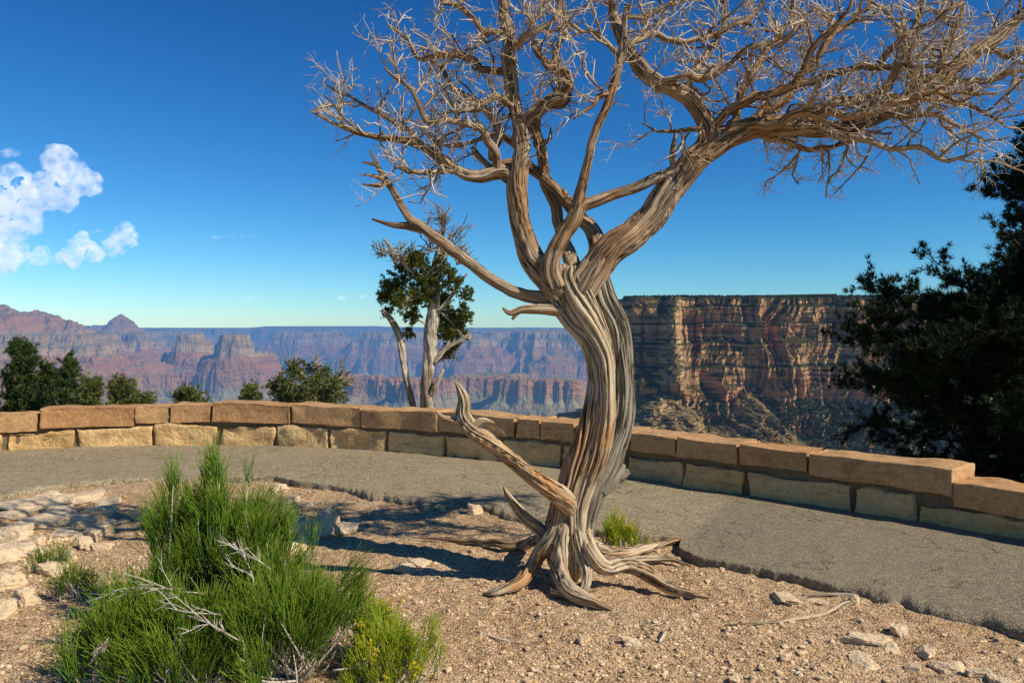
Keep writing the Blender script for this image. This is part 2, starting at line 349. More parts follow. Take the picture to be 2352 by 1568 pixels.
def block(buf,s0,s1,o0,o1,z0,z1,amp,seed,bev=.018,tilt=0.):
    h=np.array([(s1-s0)/2,(o1-o0)/2,(z1-z0)/2]); p=tv*h
    inn=np.clip(p,-(h-bev),(h-bev)); d=p-inn; l=np.linalg.norm(d,axis=1,keepdims=True); dn=d/(l+1e-9)
    p=inn+dn*np.minimum(l,bev)
    q=p*7+seed*3.3
    n=fbm(q[:,0],q[:,1],q[:,2],4,seed,.6); big=fbm(q[:,0]*.3,q[:,1]*.3,q[:,2]*.3,2,seed+9)
    p=p+dn*(amp*n*1.6+amp*1.3*big-.2*amp)[:,None]
    p[:,2]+=tilt*p[:,0]; p[:,2]+=np.where(p[:,2]>0,.016*fbm(p[:,0]*3+seed,p[:,0]*0,0,2,seed)*min(1,amp/.012),0)
    x,y=wall_pt((s0+s1)/2+p[:,0],(o0+o1)/2+p[:,1])
    buf.add(np.stack([x,y,(z0+z1)/2+p[:,2]],1),tq)
capx=[(-180,-60,.30,.52),(-60,92,.25,.485),(95,318,.29,.545),(318,400,.32,.555),(400,497,.325,.56),(497,683,.33,.59),(684,848,.325,.58),(848,1030,.32,.565),(1030,1210,.325,.57),(1210,1270,.325,.56),(1270,1352,.325,.545),(1352,1480,.315,.525),(1480,1590,.315,.51),(1590,1735,.31,.51),(1735,1898,.31,.51),(1898,2240,.285,.495),(2235,2480,.195,.395),(2480,2700,.19,.385)]
basex=[(-190,-20),(-20,12),(12,178),(178,360),(362,512),(515,646),(648,772),(773,908),(908,1043),(1043,1175),(1175,1320),(1320,1400),(1400,1470),(1470,1605),(1605,1750),(1752,2000),(2000,2147),(2147,2420),(2420,2640)]
bc=Buf();bb=Buf(); r2=RS(3); CW=.40
for i,(u0,u1,z0,z1) in enumerate(capx):
    block(bc,wall_s(u0)+.010,wall_s(u1)-.010,-.03-.03*r2.rand(),CW,z0+.010,z1,.017,i+1,.006,.014*r2.randn())
s=wall_s(-180)
for i in range(12):
    L=.8+.5*r2.rand(); block(bc,s-L,s-.012,-.03,CW,.31,.55+.02*r2.rand(),.013,40+i,.009); s-=L
    if s<.6:break
s=wall_s(2700)
for i in range(9):
    L=.6+.4*r2.rand()
    if s+L>Ws[-1]:break
    block(bc,s+.012,s+L,-.03,CW,.20,.40,.013,60+i,.009); s+=L
for i,(u0,u1) in enumerate(basex):
    um=(u0+u1)/2; zt=np.interp(um,[0,400,1200,1900,2240,2300],[.265,.31,.305,.28,.265,.18])
    block(bb,wall_s(u0)+.018,wall_s(u1)-.018,-.02-.02*r2.rand(),CW-.03,-.04,zt-.016,.038,i+80,.02)
s=wall_s(-190)
for i in range(20):
    L=.6+.4*r2.rand(); block(bb,s-L,s-.02,-.01,CW-.03,-.04,.28,.03,110+i,.03); s-=L
    if s<.6:break
s=wall_s(2640)
for i in range(12):
    L=.5+.3*r2.rand()
    if s+L>Ws[-1]:break
    block(bb,s+.02,s+L,-.01,CW-.03,-.04,.18,.03,140+i,.03); s+=L
wb=empty('stone_wall',(0,9.3,0)); tag(wb,'low curved wall of red sandstone coping over rough buff blocks','wall')
build('coping',bc,M_cap,wb.location,True,wb); build('base_course',bb,M_base,wb.location,True,wb)
bm=Buf(); ss=np.linspace(.5,Ws[-1]-.1,500); zt=np.interp(ss,[0,wall_s(60),wall_s(110),wall_s(1300),wall_s(1400),wall_s(2225),wall_s(2240),99],[.42,.42,.48,.49,.45,.44,.33,.33])
o=[(-.0,-.05),(-.0,1),(CW-.05,1),(CW-.05,-.05)]
XX=[];YY=[];ZZ=[]
for off,z_ in o:
    x,y=wall_pt(ss,off+.016); XX.append(x);YY.append(y);ZZ.append(zt if z_==1 else ss*0+z_)
grid(bm,np.array(XX),np.array(YY),np.array(ZZ)); build('mortar_core',bm,M_mort,wb.location,False,wb)
# ---------------------------------------------------------------- canyon terrain
A=np.linspace(-.95,.95,1200)
D=np.concatenate([np.array([16,22,40,90,200,500,1200,2200]),np.geomspace(3200,28000,640),np.array([36000,45000,60000,90000])])
AA,DD=np.meshgrid(A,D); KX=AA*DD/1000; KY=DD/1000
wx=KX+1.2*fbm(KX*.35,KY*.35,0,4,50)+.35*fbm(KX*1.6,KY*1.6,0,4,52); wy=KY+1.2*fbm(KX*.35,KY*.35,5,4,51)+.35*fbm(KX*1.6,KY*1.6,3,4,53)
rimY=np.interp(KX,[-14,-6,-3.2,-1.5,-.3,1.2,3,8],[22,21,19,16,12.6,10.6,9.6,8.5])
prom=ridged(wx*.40,wy*.40,0,4,60)
u=.98+(wy-rimY)/3.0+.90*(prom-.42)
floor=.31+.13*fbm(wx*.6,wy*.6,0,4,63)+.13*ridged(wx*1.2,wy*1.2,0,5,64)
gor=ridged(wx*.25+3,wy*.25,0,2,66); floor=floor-np.clip((gor-.60)*.8,0,.26)
mes=ridged(wx*.50+9.3,wy*.32+2,0,3,68); mz=np.exp(-((KY-15.5)/2.0)**2)*np.interp(KX,[-7,-3,-1,1],[1,1,.7,0])
floor=np.maximum(floor,(.38+.50*np.clip((mes-.35)*2.2,0,1)+.08*fbm(wx*.9,wy*.9,0,3,69))*mz)
u=np.maximum(np.minimum(u,1.0+.03*fbm(KX*.5,KY*.5,0,3,5)),floor)
fine=.20*ridged(KX*1.9,KY*1.9,0,5,71)+.09*fbm(KX*5,KY*5,0,4,72)
dwx=KX+.14*fbm(KX*1.4,KY*1.4,0,5,52)+.05*fbm(KX*6,KY*6,0,3,54); dwy=KY+.25*fbm(KX*1.4,KY*1.4,3,5,53)+.08*fbm(KX*6,KY*6,3,3,55)
def butte(px,D0,pk,r,flat=0.,asp=1.):
    global u
    x0=(px-1200)/F*D0; d=np.hypot((dwx-x0)/asp,(dwy-D0))
    e=np.maximum(0,d-flat)/r*.6
    u=np.maximum(u,pk-e+(fine-.12)*np.clip(e*3,0,1))
butte(-150,8.3,1.48,1.7,.1); butte(-30,8.8,1.30,1.15,.05); butte(60,12.0,1.07,.8,.2,1.8); butte(40,9.2,.90,.9,.1)
butte(288,10.6,1.24,.80,.0); butte(325,9.8,1.04,.70,.0,1.2); butte(230,10.4,.98,.7,.1,1.3); butte(205,12.3,1.08,.6,.2,1.7); butte(400,12.0,.98,.6,.25,1.6)
butte(452,8.9,.95,.32,.10,1.4); butte(560,8.6,.95,.32,.13,1.3); butte(615,8.7,.82,.28,.12); butte(505,9.1,.78,.4,.25,1.6)
butte(790,12.8,1.05,.55,.0); butte(730,12.7,.92,.5,.3,1.8); butte(930,12.2,.95,.5,.3,2.); butte(1090,10.8,.9,.5,.2,1.6)
for px_,D_,pk_ in [(860,7.9,.56),(980,7.4,.57),(1150,7.6,.60),(1260,7.1,.58)]:
    butte(px_,D_,pk_,.45,.2,1.8)
hu=[-.3,0,.10,.13,.33,.50,.56,.575,.64,.65,.70,.71,.77,.785,.83,.845,.92,.932,1.0,1.08,1.12,1.3,1.5]
hz=[-1250,-1180,-1100,-920,-820,-700,-650,-480,-455,-430,-400,-370,-330,-305,-275,-195,-150,-85,-70,10,80,235,360]
H=np.interp(u+.035*fbm(KX*3,KY*3,0,4,80)+.020*ridged(KX*8,KY*8,0,3,81),hu,hz)+34*fbm(KX*5,KY*5,0,5,83,.6)*np.clip((1.05-u)*6,0.1,1)
H=np.where(DD>24000,-72-10*np.abs(fbm(KX*.1,KY*.1,0,3,5)),H)
dk=[16,22,40,90,200,500,1200,2200,3200,4500]
far=np.interp(DD,dk,[1,1,1,1,1,1,1,1,.8,0]); nearh=np.interp(DD,dk,[-12,-14,-25,-60,-120,-330,-600,-900,-1000,-900])
H=H*(1-far)+nearh*far
H=np.where(DD>32000, np.interp(AA,[-1,-.33,-.31,-.17,-.15,-.07,1],[-60,-60,60,70,20,-60,-60])*np.where(DD>44000,1.3,.2)+np.where(DD>44000,-60,-60),H)
b=Buf(); grid(b,KX*1000,KY*1000,H); tag(build('canyon',b,M_canyon,smooth=False),kind='structure')
# ---------------------------------------------------------------- near cliff
CP=cat(np.array([(470,2300),(330,1650),(222,1340),(184,1240),(222,1195),(400,1195),(700,1170),(1000,1080),(1400,850)]),8)
CP=resamp(CP,1700)
cs_=np.concatenate([[0],np.cumsum(np.linalg.norm(np.diff(CP,axis=0),axis=1))])
ct=nrm(np.gradient(CP,axis=0))
ct=nrm(np.stack([np.convolve(np.pad(ct[:,k],30,'edge'),np.ones(61)/61,'valid') for k in (0,1)],1))
cn=np.stack([ct[:,1],-ct[:,0]],1)
zz=np.concatenate([np.linspace(-420,-220,20)[:-1],np.linspace(-220,45,360)])
S,Zc=np.meshgrid(cs_,zz); cx=CP[None,:,0]+0*Zc; ny=cn[None,:,1]+0*Zc
def sm(a,b,x): t=np.clip((x-a)/(b-a),0,1); return t*t*(3-2*t)
lead=10*fbm(S/50,S*0,0,3,98)
Zw=Zc+lead*.4
front=np.clip(-ny*1.4-.2,.06,1); side=.25+.75*front
base_z=-96-16*fbm(S/90,S*0,0,2,99)
Sw=S+26*fbm(S/70,Zc/50,0,3,101)
prof=(47-Zw)*.08+ 9*sm(34,28,Zw)+7*sm(8,5,Zw)+8*sm(-20,-24,Zw)+10*sm(-52,-58,Zw)*front+np.maximum(0,base_z-Zw+lead)*.55*front+10*sm(47,40,Zw)
prof=prof*side+12*sm(-150,-156,Zw)*front
fade=sm(-120,-78,Zw)
but=60*ridged(Sw/125,Zc/300,0,3,90)+22*ridged(Sw/33,Zc/110,0,3,91)
off=prof+but*(.40+.60*fade)*side+(7.0*ridged(Sw/10,Zc/70,0,3,92)+4.5*fbm(S/160,Zw/7.,0,3,93)+2.4*fbm(S/7,Zc/5,0,3,94))*side
rid=ridged(S/45,Zc/90,0,4,95); off=off+16*rid*(1-fade)*front
def spur(x0,zt,k,w,cliff):
    r=np.maximum(0,(zt-Zc+16*fbm(S/30,Zc/30,0,4,103)))*k-np.abs(cx-x0+14*fbm(S/22,Zc/22,0,4,97))*w
    return np.clip(r,0,cliff)*(1+.25*fbm(S/12,Zc/10,0,3,104))+ (r>0)*9*ridged(S/8,Zc/8,0,3,100)
s1_=spur(232,-84,2.6,3.2,70); s2_=spur(326,-86,3.0,3.0,90)
mask=np.clip((s1_+s2_)/14,0,1)*sm(-190,-170,Zc)
off=off+s1_+s2_
pil=np.exp(-((cx-240)/12)**2)*sm(-100,-60,Zc); off=off+46*pil+24*np.exp(-((cx-352)/11)**2)*sm(-40,0,Zc)
mask=np.maximum(mask,.8*pil)  # colour mask also paints the pillar's sunlit brightness
Px=CP[None,:,0]+cn[None,:,0]*off; Py=CP[None,:,1]+cn[None,:,1]*off
top=[(-6,46),(-25,47),(-80,48),(-300,49)]
Px=np.vstack([Px]+[(CP[:,0]+cn[:,0]*(a+.4*(off[-1])*(a>-80)))[None] for a,_ in top]); Py=np.vstack([Py]+[(CP[:,1]+cn[:,1]*(a+.4*(off[-1])*(a>-80)))[None] for a,_ in top])
Pz=np.vstack([Zc]+[(t+1.5*fbm(cs_/20,cs_*0,0,3,5))[None] for _,t in top])
Sg=np.vstack([S]+[S[:1]]*4); Mg=np.vstack([mask]+[S[:1]*0]*4)
b=Buf(); grid(b,Px,Py,Pz,np.stack([Sg,Mg,Pz],-1)); tag(build('cliff',b,M_cliff,smooth=False),kind='structure')
b=Buf(); r3=RS(11); n=2600; i=r3.randint(250,1600,n); o_=-2-45*r3.rand(n)**1.5
C=np.stack([CP[i,0]+cn[i,0]*(o_+12),CP[i,1]+cn[i,1]*(o_+12),45.5+0*o_],1)
tufts(b,C,np.tile([0,0,1.],(n,1)),9,3.8,2.4,.6,r3)
ii=r3.randint(520,1600,14000); jj=r3.randint(20,178,14000); ok=(mask[jj,ii]<.3)|(r3.rand(14000)<.15); ii=ii[ok];jj=jj[ok]
C=np.stack([Px[jj,ii],Py[jj,ii],Pz[jj,ii]],1); tufts(b,C,np.tile([0,0,1.],(len(C),1)),7,4.2,2.8,.7,r3)
tag(build('rim_woodland',b,M_rim),"dark pinyon trees along the cliff top and slopes","trees",kind='stuff')
# ---------------------------------------------------------------- the dead tree
DT=4.95
K=DT/F
TB=at(1345,1390,DT); TB[2]=0
tree=empty('dead_juniper_tree',tuple(TB)); tag(tree,'gnarled bare dead juniper with twisted trunk and exposed roots','tree')
def limb(buf,pts,k=14,ridge=.16,tw=2.,seed=1,step=.03,freq=2.2,wob=.35,jag=0.,rs=1.):
    c=np.array([list(at(p[0],p[1],DT+p[2]))+[rs*p[3]*(DT+p[2])/F] for p in pts]); s=cat(c,step)
    P=s[:,:3];R=np.maximum(s[:,3],.0012)
    n=len(P); t=np.arange(n)*step
    w=np.stack([fbm(t*4,t*0+i,0,2,seed*3+i) for i in range(3)],1)*(wob*R+.004)[:,None]
    if jag: w=w+np.stack([fbm(t*6,t*0+i,0,3,seed*3+i+7) for i in range(3)],1)*jag
    P=P+w*np.clip(t/.15,0,1)[:,None]
    tube(buf,P,R,k,ridge,tw,seed,freq); return P,R
bt=Buf(); bst=Buf(); TS=.84
limb(bt,[(1300,1335,-.03,14),(1302,1310,-.02,28),(1303,1270,0,36),(1316,1200,0,40),(1348,1110,0,42),(1386,1000,0,36),(1404,900,0,34),(1392,810,0,36),(1354,740,0,50),(1330,690,0,50),(1318,650,0,38),(1310,620,0,20)],100,.15,1.0,2,.010,2.6,.1,0,TS)
limb(bst,[(1380,1330,.05,14),(1378,1300,.05,26),(1374,1235,.05,32),(1390,1160,.05,38),(1426,1080,.04,44),(1455,970,.04,38),(1457,860,.05,34),(1440,760,.05,40),(1412,700,.05,42),(1395,650,.05,36),(1392,630,.06,20)],90,.19,-.5,3,.010,2.8,.1,0,TS)
limb(bt,[(1344,1362,-.06,12),(1346,1330,-.06,24),(1348,1235,-.05,32),(1366,1140,-.04,38),(1402,1050,-.05,34),(1422,950,-.05,28),(1422,850,-.05,28),(1400,780,-.05,36),(1366,710,-.05,44),(1345,660,-.04,42),(1345,630,0,26)],90,.16,1.1,4,.010,2.6,.1,0,TS)
limb(bst,[(1338,1320,.1,26),(1336,1260,.12,42),(1356,1150,.1,42),(1406,1050,.1,40),(1432,900,.1,32),(1412,780,.1,44),(1374,690,.1,50),(1372,650,.12,30)],50,.13,.5,5,.02,3,.1,0,TS)
limb(bst,[(1396,1180,.0,10),(1424,1100,-.01,14),(1454,1000,-.01,15),(1464,900,-.01,12),(1454,800,0,10),(1430,740,.02,5)],30,.2,.5,6,.012,2.5,.2)
limb(bst,[(1432,1128,.03,12),(1452,1114,.02,15),(1474,1102,.02,6)],20,.25,1,9,.012)
limb(bst,[(1410,1150,.02,16),(1440,1120,.02,15),(1460,1088,.02,6)],20,.25,1,10,.012)
limb(bst,[(1440,760,.03,12),(1449,738,.03,10),(1442,714,.03,4)],16,.25,1,11,.012)
build('trunk',bt,M_trunk,TB,True,tree); tag(build('barkless_trunk_strip',bst,M_strip,TB,True,tree),'grey barkless strip of the trunk')
bl=Buf()
R1=limb(bl,[(1340,720,.0,42),(1365,670,.0,44),(1405,615,.0,40),(1450,572,0,37),(1520,500,.0,35),(1590,415,0,32),(1640,362,0,30),(1720,312,0,28),(1800,297,.05,25),(1900,302,.1,21),(2000,290,.1,18),(2100,250,.1,17),(2200,190,.1,19),(2300,112,.15,17),(2400,35,.2,14),(2500,-40,.2,9)],44,.15,1.2,6,.013,3,.3,.012)
R3=limb(bl,[(1320,690,-.02,32),(1285,650,-.02,30),(1245,600,-.02,27),(1220,530,-.02,24),(1212,440,-.02,26),(1220,350,0,20),(1205,250,0,18),(1196,150,0,17),(1190,80,.0,15),(1180,0,.0,13),(1178,-80,.0,11)],40,.16,1.5,7,.013,3,.3,.012)
R5=limb(bl,[(1300,675,-.08,26),(1292,630,-.1,22),(1310,570,-.1,19),(1342,520,-.1,19),(1352,480,-.1,15),(1372,400,-.1,11),(1400,300,-.08,10),(1435,205,-.05,10),(1452,140,-.05,9),(1462,80,-.05,8),(1470,10,-.05,5)],30,.16,1.5,8,.013,2.5,.3,.015)
R5b=limb(bl,[(1340,515,-.1,15),(1365,482,-.09,15),(1410,466,-.08,13),(1480,446,-.06,13),(1560,408,-.03,15),(1630,372,0,18),(1690,335,0,14)],30,.16,1.5,9,.013,2.5,.3,.012)
R2=limb(bl,[(1640,370,0,26),(1655,320,.02,25),(1640,280,.02,23),(1610,240,.02,21),(1545,200,.0,19),(1495,150,0,18),(1462,108,0,15),(1445,50,.05,12),(1435,0,.05,10),(1430,-60,.05,8)],32,.18,1.5,10,.013,2.5,.4,.02)
R6=limb(bl,[(1350,640,.12,22),(1325,570,.15,17),(1305,500,.18,15),(1285,430,.2,14),(1270,350,.2,13),(1262,280,.2,12),(1280,240,.18,12),(1325,238,.15,13),(1336,205,.15,11),(1305,165,.15,9),(1262,140,.15,7),(1240,100,.15,4)],26,.2,1.5,11,.013,2.5,.4,.02)
R6b=limb(bl,[(1400,590,.1,23),(1392,545,.12,20),(1350,505,.14,17),(1300,440,.18,14),(1255,400,.2,13),(1200,382,.2,11),(1150,392,.22,8),(1110,350,.25,6)],26,.2,1.5,12,.013,2.5,.4,.02)
R4=limb(bl,[(1212,425,0,18),(1172,402,0,20),(1120,415,-.02,17),(1062,400,-.04,15),(1000,352,-.06,11),(950,332,-.08,9),(880,318,-.1,7),(800,300,-.1,5),(725,262,-.1,2)],24,.25,1.5,13,.013,2.5,.4,.025)
R7=limb(bl,[(1320,708,.02,22),(1280,702,.0,18),(1200,680,-.03,14),(1120,638,-.06,13),(1050,582,-.1,13),(985,532,-.12,12),(940,480,-.14,9),(905,425,-.16,8),(885,390,-.17,6),(870,350,-.18,2)],26,.16,1.2,14,.013,2.5,.3,.02)
for k_,pp in enumerate([[(990,535,-.12,13),(950,528,-.13,9),(915,524,-.14,6),(870,512,-.16,2)],[(905,430,-.16,7),(875,435,-.16,5),(850,432,-.16,2)],[(900,420,-.16,7),(870,412,-.17,4),(842,410,-.18,2)],[(880,385,-.17,5),(850,380,-.17,2)],
   [(1315,728,-.05,13),(1262,725,-.07,12),(1225,727,-.08,10),(1195,735,-.09,7),(1178,722,-.1,3)],[(1215,728,-.08,7),(1200,748,-.09,3)],
   [(1250,340,.2,8),(1285,330,.18,6),(1290,300,.18,2)],[(1580,400,0,9),(1578,360,-.02,8),(1585,310,-.02,3)]]):
    limb(bl,pp,12,.2,1,20+k_,.012)
build('limb',bl,M_limb,TB,True,tree)
bd=Buf()
limb(bd,[(1350,1215,-.0,9),(1338,1190,-.06,20),(1305,1160,-.13,24),(1255,1118,-.17,20),(1200,1075,-.18,18),(1150,1040,-.2,18),(1112,1008,-.22,19),(1090,975,-.22,19),(1088,942,-.22,14),(1078,915,-.22,9),(1065,894,-.22,2)],44,.26,2.,31,.010,3,.2,.008)
limb(bd,[(1100,995,-.22,12),(1062,985,-.22,8),(1038,978,-.22,5),(1022,965,-.22,2)],12,.2,1,32,.012)
limb(bd,[(1105,1000,-.22,11),(1130,985,-.23,8),(1158,990,-.23,2)],10,.2,1,33,.012)
limb(bd,[(1290,1260,.05,16),(1250,1228,.02,15),(1215,1195,0,11),(1190,1160,-.02,7),(1180,1140,-.02,2)],20,.25,2,34,.012)
build('broken_lower_branch',bd,M_trunk,TB,True,tree)
# roots: frame pixel u, v, pixel radius and height of the root centre above the dirt (m)
br=Buf()
def root(pts,seed,k=28):
    c=[]
    for (u_,v_,r_,h) in pts:
        d=(EYE-h)*F/(v_-HZ); c.append([(u_-1200)/F*d,d,h,r_*d/F*.9])
    s=cat(np.array(c),.012); P=s[:,:3].copy(); t=np.arange(len(P))*.012
    P+=np.stack([fbm(t*5,t*0,0,2,seed+i) for i in range(3)],1)*.018*np.clip(t/.1,0,1)[:,None]
    tube(br,P,np.maximum(s[:,3],.002),k,.24,2.,seed,2.6)
def hh(v,d): return EYE-(v-HZ)*d/F
root([(1315,1185,8,hh(1185,5.0)),(1303,1225,20,hh(1225,4.93)),(1284,1272,25,hh(1272,4.90)),(1262,1308,22,.15),(1243,1340,21,.08),(1212,1368,17,.04),(1165,1383,11,.02),(1135,1387,3,.0)],41)
root([(1332,1190,8,hh(1190,4.98)),(1322,1240,22,hh(1240,4.88)),(1314,1290,26,hh(1290,4.85)),(1313,1342,24,.12),(1333,1380,22,.06),(1380,1402,16,.03),(1435,1424,5,.005)],42)
root([(1358,1200,8,hh(1200,4.98)),(1362,1250,20,hh(1250,4.88)),(1367,1305,19,hh(1305,4.86)),(1373,1355,14,.10),(1368,1388,10,.04),(1352,1400,4,.01)],43)
root([(1378,1220,8,hh(1220,5.0)),(1384,1265,21,hh(1265,4.93)),(1393,1305,24,.21),(1425,1332,22,.13),(1470,1328,21,.12),(1525,1350,19,.08),(1580,1380,13,.03),(1662,1399,4,.0)],44)
root([(1380,1255,9,hh(1255,5.02)),(1400,1278,13,.17),(1430,1288,12,.10),(1490,1288,13,.06),(1550,1273,10,.035),(1622,1258,3,.02)],45,16)
root([(1470,1312,9,.05),(1540,1306,9,.03),(1617,1325,3,.0)],46,14)
root([(1310,1225,8,hh(1225,5.0)),(1285,1258,17,hh(1258,5.0)),(1240,1274,16,.07),(1180,1276,12,.035),(1100,1266,8,.02),(1040,1262,6,.015),(985,1261,2,.0)],47,18)
root([(1290,1388,6,.01),(1303,1386,10,.03),(1325,1393,8,.02),(1348,1404,3,.0)],49,12)
build('root',br,M_trunk,TB,True,tree)
# branch network
bs=Buf(); bw=Buf(); rg=RS(5); cnt=[0]
def grow(p,d,L,r0,lev,buf_):
    n=max(4,int(L/.034)+1); st=L/(n-1); P=[p];dd=d/np.linalg.norm(d)
    rw=rg.randn(n,3)*np.where(rg.rand(n,1)<.3,.60,.10)
    for i in range(n-1):
        dd=dd+rw[i]+np.array([0,0,.04]); dd/=math.sqrt(dd@dd); P.append(P[-1]+dd*st)
    P=np.array(P); R=r0*(1-.62*np.linspace(0,1,n)**.9)
    tube(bw if lev>=1 else buf_,P,R,4 if lev>=2 else (5 if lev==1 else 7),0,0,cnt[0]%97); cnt[0]+=1
    if lev<3:
        gap={0:.054,1:.054,2:.105}[lev]; t=.15*L+rg.rand()*gap
        while t<L:
            i=min(n-2,int(t/st)); T=nrm(P[i+1]-P[i]); q=rg.randn(3); q=nrm(q-T*(q@T)); a=rg.uniform(.5,1.15)
            nd=T*math.cos(a)+q*math.sin(a)
            l={0:rg.uniform(.10,.28),1:rg.uniform(.06,.17),2:rg.uniform(.03,.08)}[lev]
            grow(P[i],nd,l*(1-.4*t/L),min(R[i]*.85,{0:.0060,1:.0043,2:.0033}[lev]),lev+1,buf_)
            t+=gap*rg.uniform(.5,1.8)
def dress(P,R,s0,s1,gap,Lr):
    s=np.concatenate([[0],np.cumsum(np.linalg.norm(np.diff(P,axis=0),axis=1))]); t=s0*s[-1]
    while t<s1*s[-1]:
        i=min(len(P)-2,int(np.searchsorted(s,t))); T=nrm(P[i+1]-P[i]); q=rg.randn(3); q[2]+=.35; q=nrm(q-T*(q@T)); a=rg.uniform(.6,1.3)
        nd=T*math.cos(a)+q*math.sin(a); l=rg.uniform(*Lr)
        grow(P[i],nd,l,min(R[i]*.6,.0038+.013*l),0 if l>.2 else 1,bs); t+=gap*rg.uniform(.4,1.7)
SP=[
 [(1070,400,-.04,9),(1010,402,-.1,7),(965,408,-.15,5),(930,400,-.2,2)],
 [(1165,402,0,14),(1150,340,-.08,12),(1110,302,-.14,10),(1050,290,-.2,9),(1000,262,-.25,7),(950,200,-.3,5),(905,150,-.3,3)],
 [(1005,352,-.06,9),(960,300,0,7),(900,272,.06,6),(830,245,.1,4),(770,205,.15,2)],
 [(1155,372,.05,12),(1165,300,.12,10),(1120,240,.2,9),(1060,200,.25,7),(1010,150,.3,4),(985,110,.3,2)],
 [(1205,250,0,10),(1150,232,-.1,9),(1090,250,-.16,7),(1030,268,-.2,3)],
 [(1196,170,0,11),(1130,152,.1,9),(1060,126,.15,8),(980,120,.2,6),(920,60,.25,3)],
 [(1190,85,0,10),(1130,60,-.1,8),(1080,22,-.15,7),(1030,-10,-.2,5),(980,-50,-.2,3)],
 [(1193,125,0,10),(1240,92,-.1,9),(1290,42,-.15,7),(1310,-20,-.15,5)],
 [(1205,330,.05,14),(1240,290,.0,15),(1270,245,-.05,16),(1310,222,-.08,13),(1335,190,-.1,10),(1325,150,-.1,8),(1275,150,-.1,7),(1255,100,-.1,4)],
 [(1305,165,.15,8),(1300,110,.2,7),(1330,60,.2,6),(1320,-10,.2,4)],
 [(1255,400,.2,9),(1180,330,.25,8),(1120,330,.3,6),(1060,340,.35,4),(990,320,.35,2)],
 [(1450,130,-.05,8),(1400,85,-.1,7),(1340,60,-.15,5),(1290,20,-.15,3)],
 [(1462,112,0,11),(1520,90,.1,9),(1600,100,.15,8),(1680,70,.2,7),(1760,30,.2,5),(1800,-30,.2,4)],
 [(1540,200,0,11),(1600,180,-.1,10),(1680,172,-.15,9),(1750,122,-.2,7),(1830,80,-.25,5),(1900,20,-.25,4)],
 [(1655,320,0,14),(1705,262,-.05,13),(1780,222,-.1,12),(1860,192,-.15,11),(1960,172,-.2,10),(2060,150,-.25,8),(2160,160,-.3,6),(2290,150,-.3,3)],
 [(1722,312,0,13),(1790,262,.1,12),(1850,228,.15,11),(1920,122,.2,9),(1980,60,.25,7),(2040,0,.25,5)],
 [(1900,302,.1,13),(1985,322,0,11),(2080,346,-.05,8),(2150,357,-.1,7),(2240,370,-.15,6),(2300,360,-.2,2)],
 [(1810,297,.05,15),(1880,272,.2,14),(1980,242,.3,12),(2080,232,.35,10),(2200,232,.4,8),(2290,260,.4,6),(2360,300,.4,3)],
 [(2000,290,.1,12),(2080,200,.0,10),(2110,120,-.1,9),(2150,40,-.1,7),(2165,-30,-.1,5)],
 [(2100,250,.1,10),(2160,182,.3,9),(2260,200,.4,8),(2360,180,.45,6),(2450,180,.5,4)],
 [(2200,190,.1,12),(2222,110,.0,10),(2262,40,-.05,8),(2275,-30,-.1,6)],
 [(1645,340,0,8),(1640,302,-.1,7),(1570,312,-.15,5),(1505,292,-.2,2)],
 [(1440,200,-.05,7),(1400,250,-.1,6),(1345,280,-.15,3)],
 [(1445,50,.05,8),(1540,20,.1,7),(1620,-20,.15,5)],
 [(1700,318,0,12),(1762,182,.15,10),(1800,122,.2,9),(1850,60,.25,7),(1880,-30,.3,5)],
 [(1740,300,.0,13),(1840,280,-.15,12),(1940,262,-.25,11),(2040,262,-.3,9),(2140,222,-.35,8),(2250,215,-.4,5),(2340,225,-.4,3)],
 [(1860,200,-.15,9),(1900,120,-.3,8),(1960,60,-.35,6),(2010,-20,-.4,4)],
 [(2060,150,-.25,8),(2100,80,-.35,7),(2180,40,-.4,6),(2250,0,-.4,4)],
 [(1600,235,0,9),(1640,150,.2,8),(1680,80,.3,7),(1700,10,.35,5),(1710,-40,.35,4)],
 [(2300,112,.15,10),(2350,130,.3,8),(2420,110,.35,6),(2480,120,.4,3)],
 [(1760,300,.05,10),(1830,330,.2,8),(1920,340,.3,7),(2000,330,.35,5),(2090,300,.4,3)],
 [(2060,270,.1,9),(2150,270,-.1,8),(2230,290,-.2,6),(2310,320,-.25,3)],
]
for k_,pp in enumerate(SP):
    P,R=limb(bs,pp,12,.15,1.5,60+k_,.02,2.2,.3,.05,.94)
    dress(P,R,.12,1.0,.064,(.12,.46))
dress(*R1,.55,1.,.055,(.12,.42)); dress(*R3,.45,1.,.08,(.1,.35)); dress(*R4,.28,1.,.05,(.12,.42)); dress(*R2,.35,1.,.08,(.1,.35)); dress(*R5,.62,1.,.08,(.08,.25)); dress(*R6,.45,1.,.09,(.08,.25)); dress(*R5b,.75,1.,.1,(.08,.2))
dress(*R7,.55,1.,.3,(.04,.10))
build('branch',bs,M_limb,TB,True,tree); tag(build('twigs',bw,M_twig,TB,True,tree),kind='stuff')
print('twigs',cnt[0])
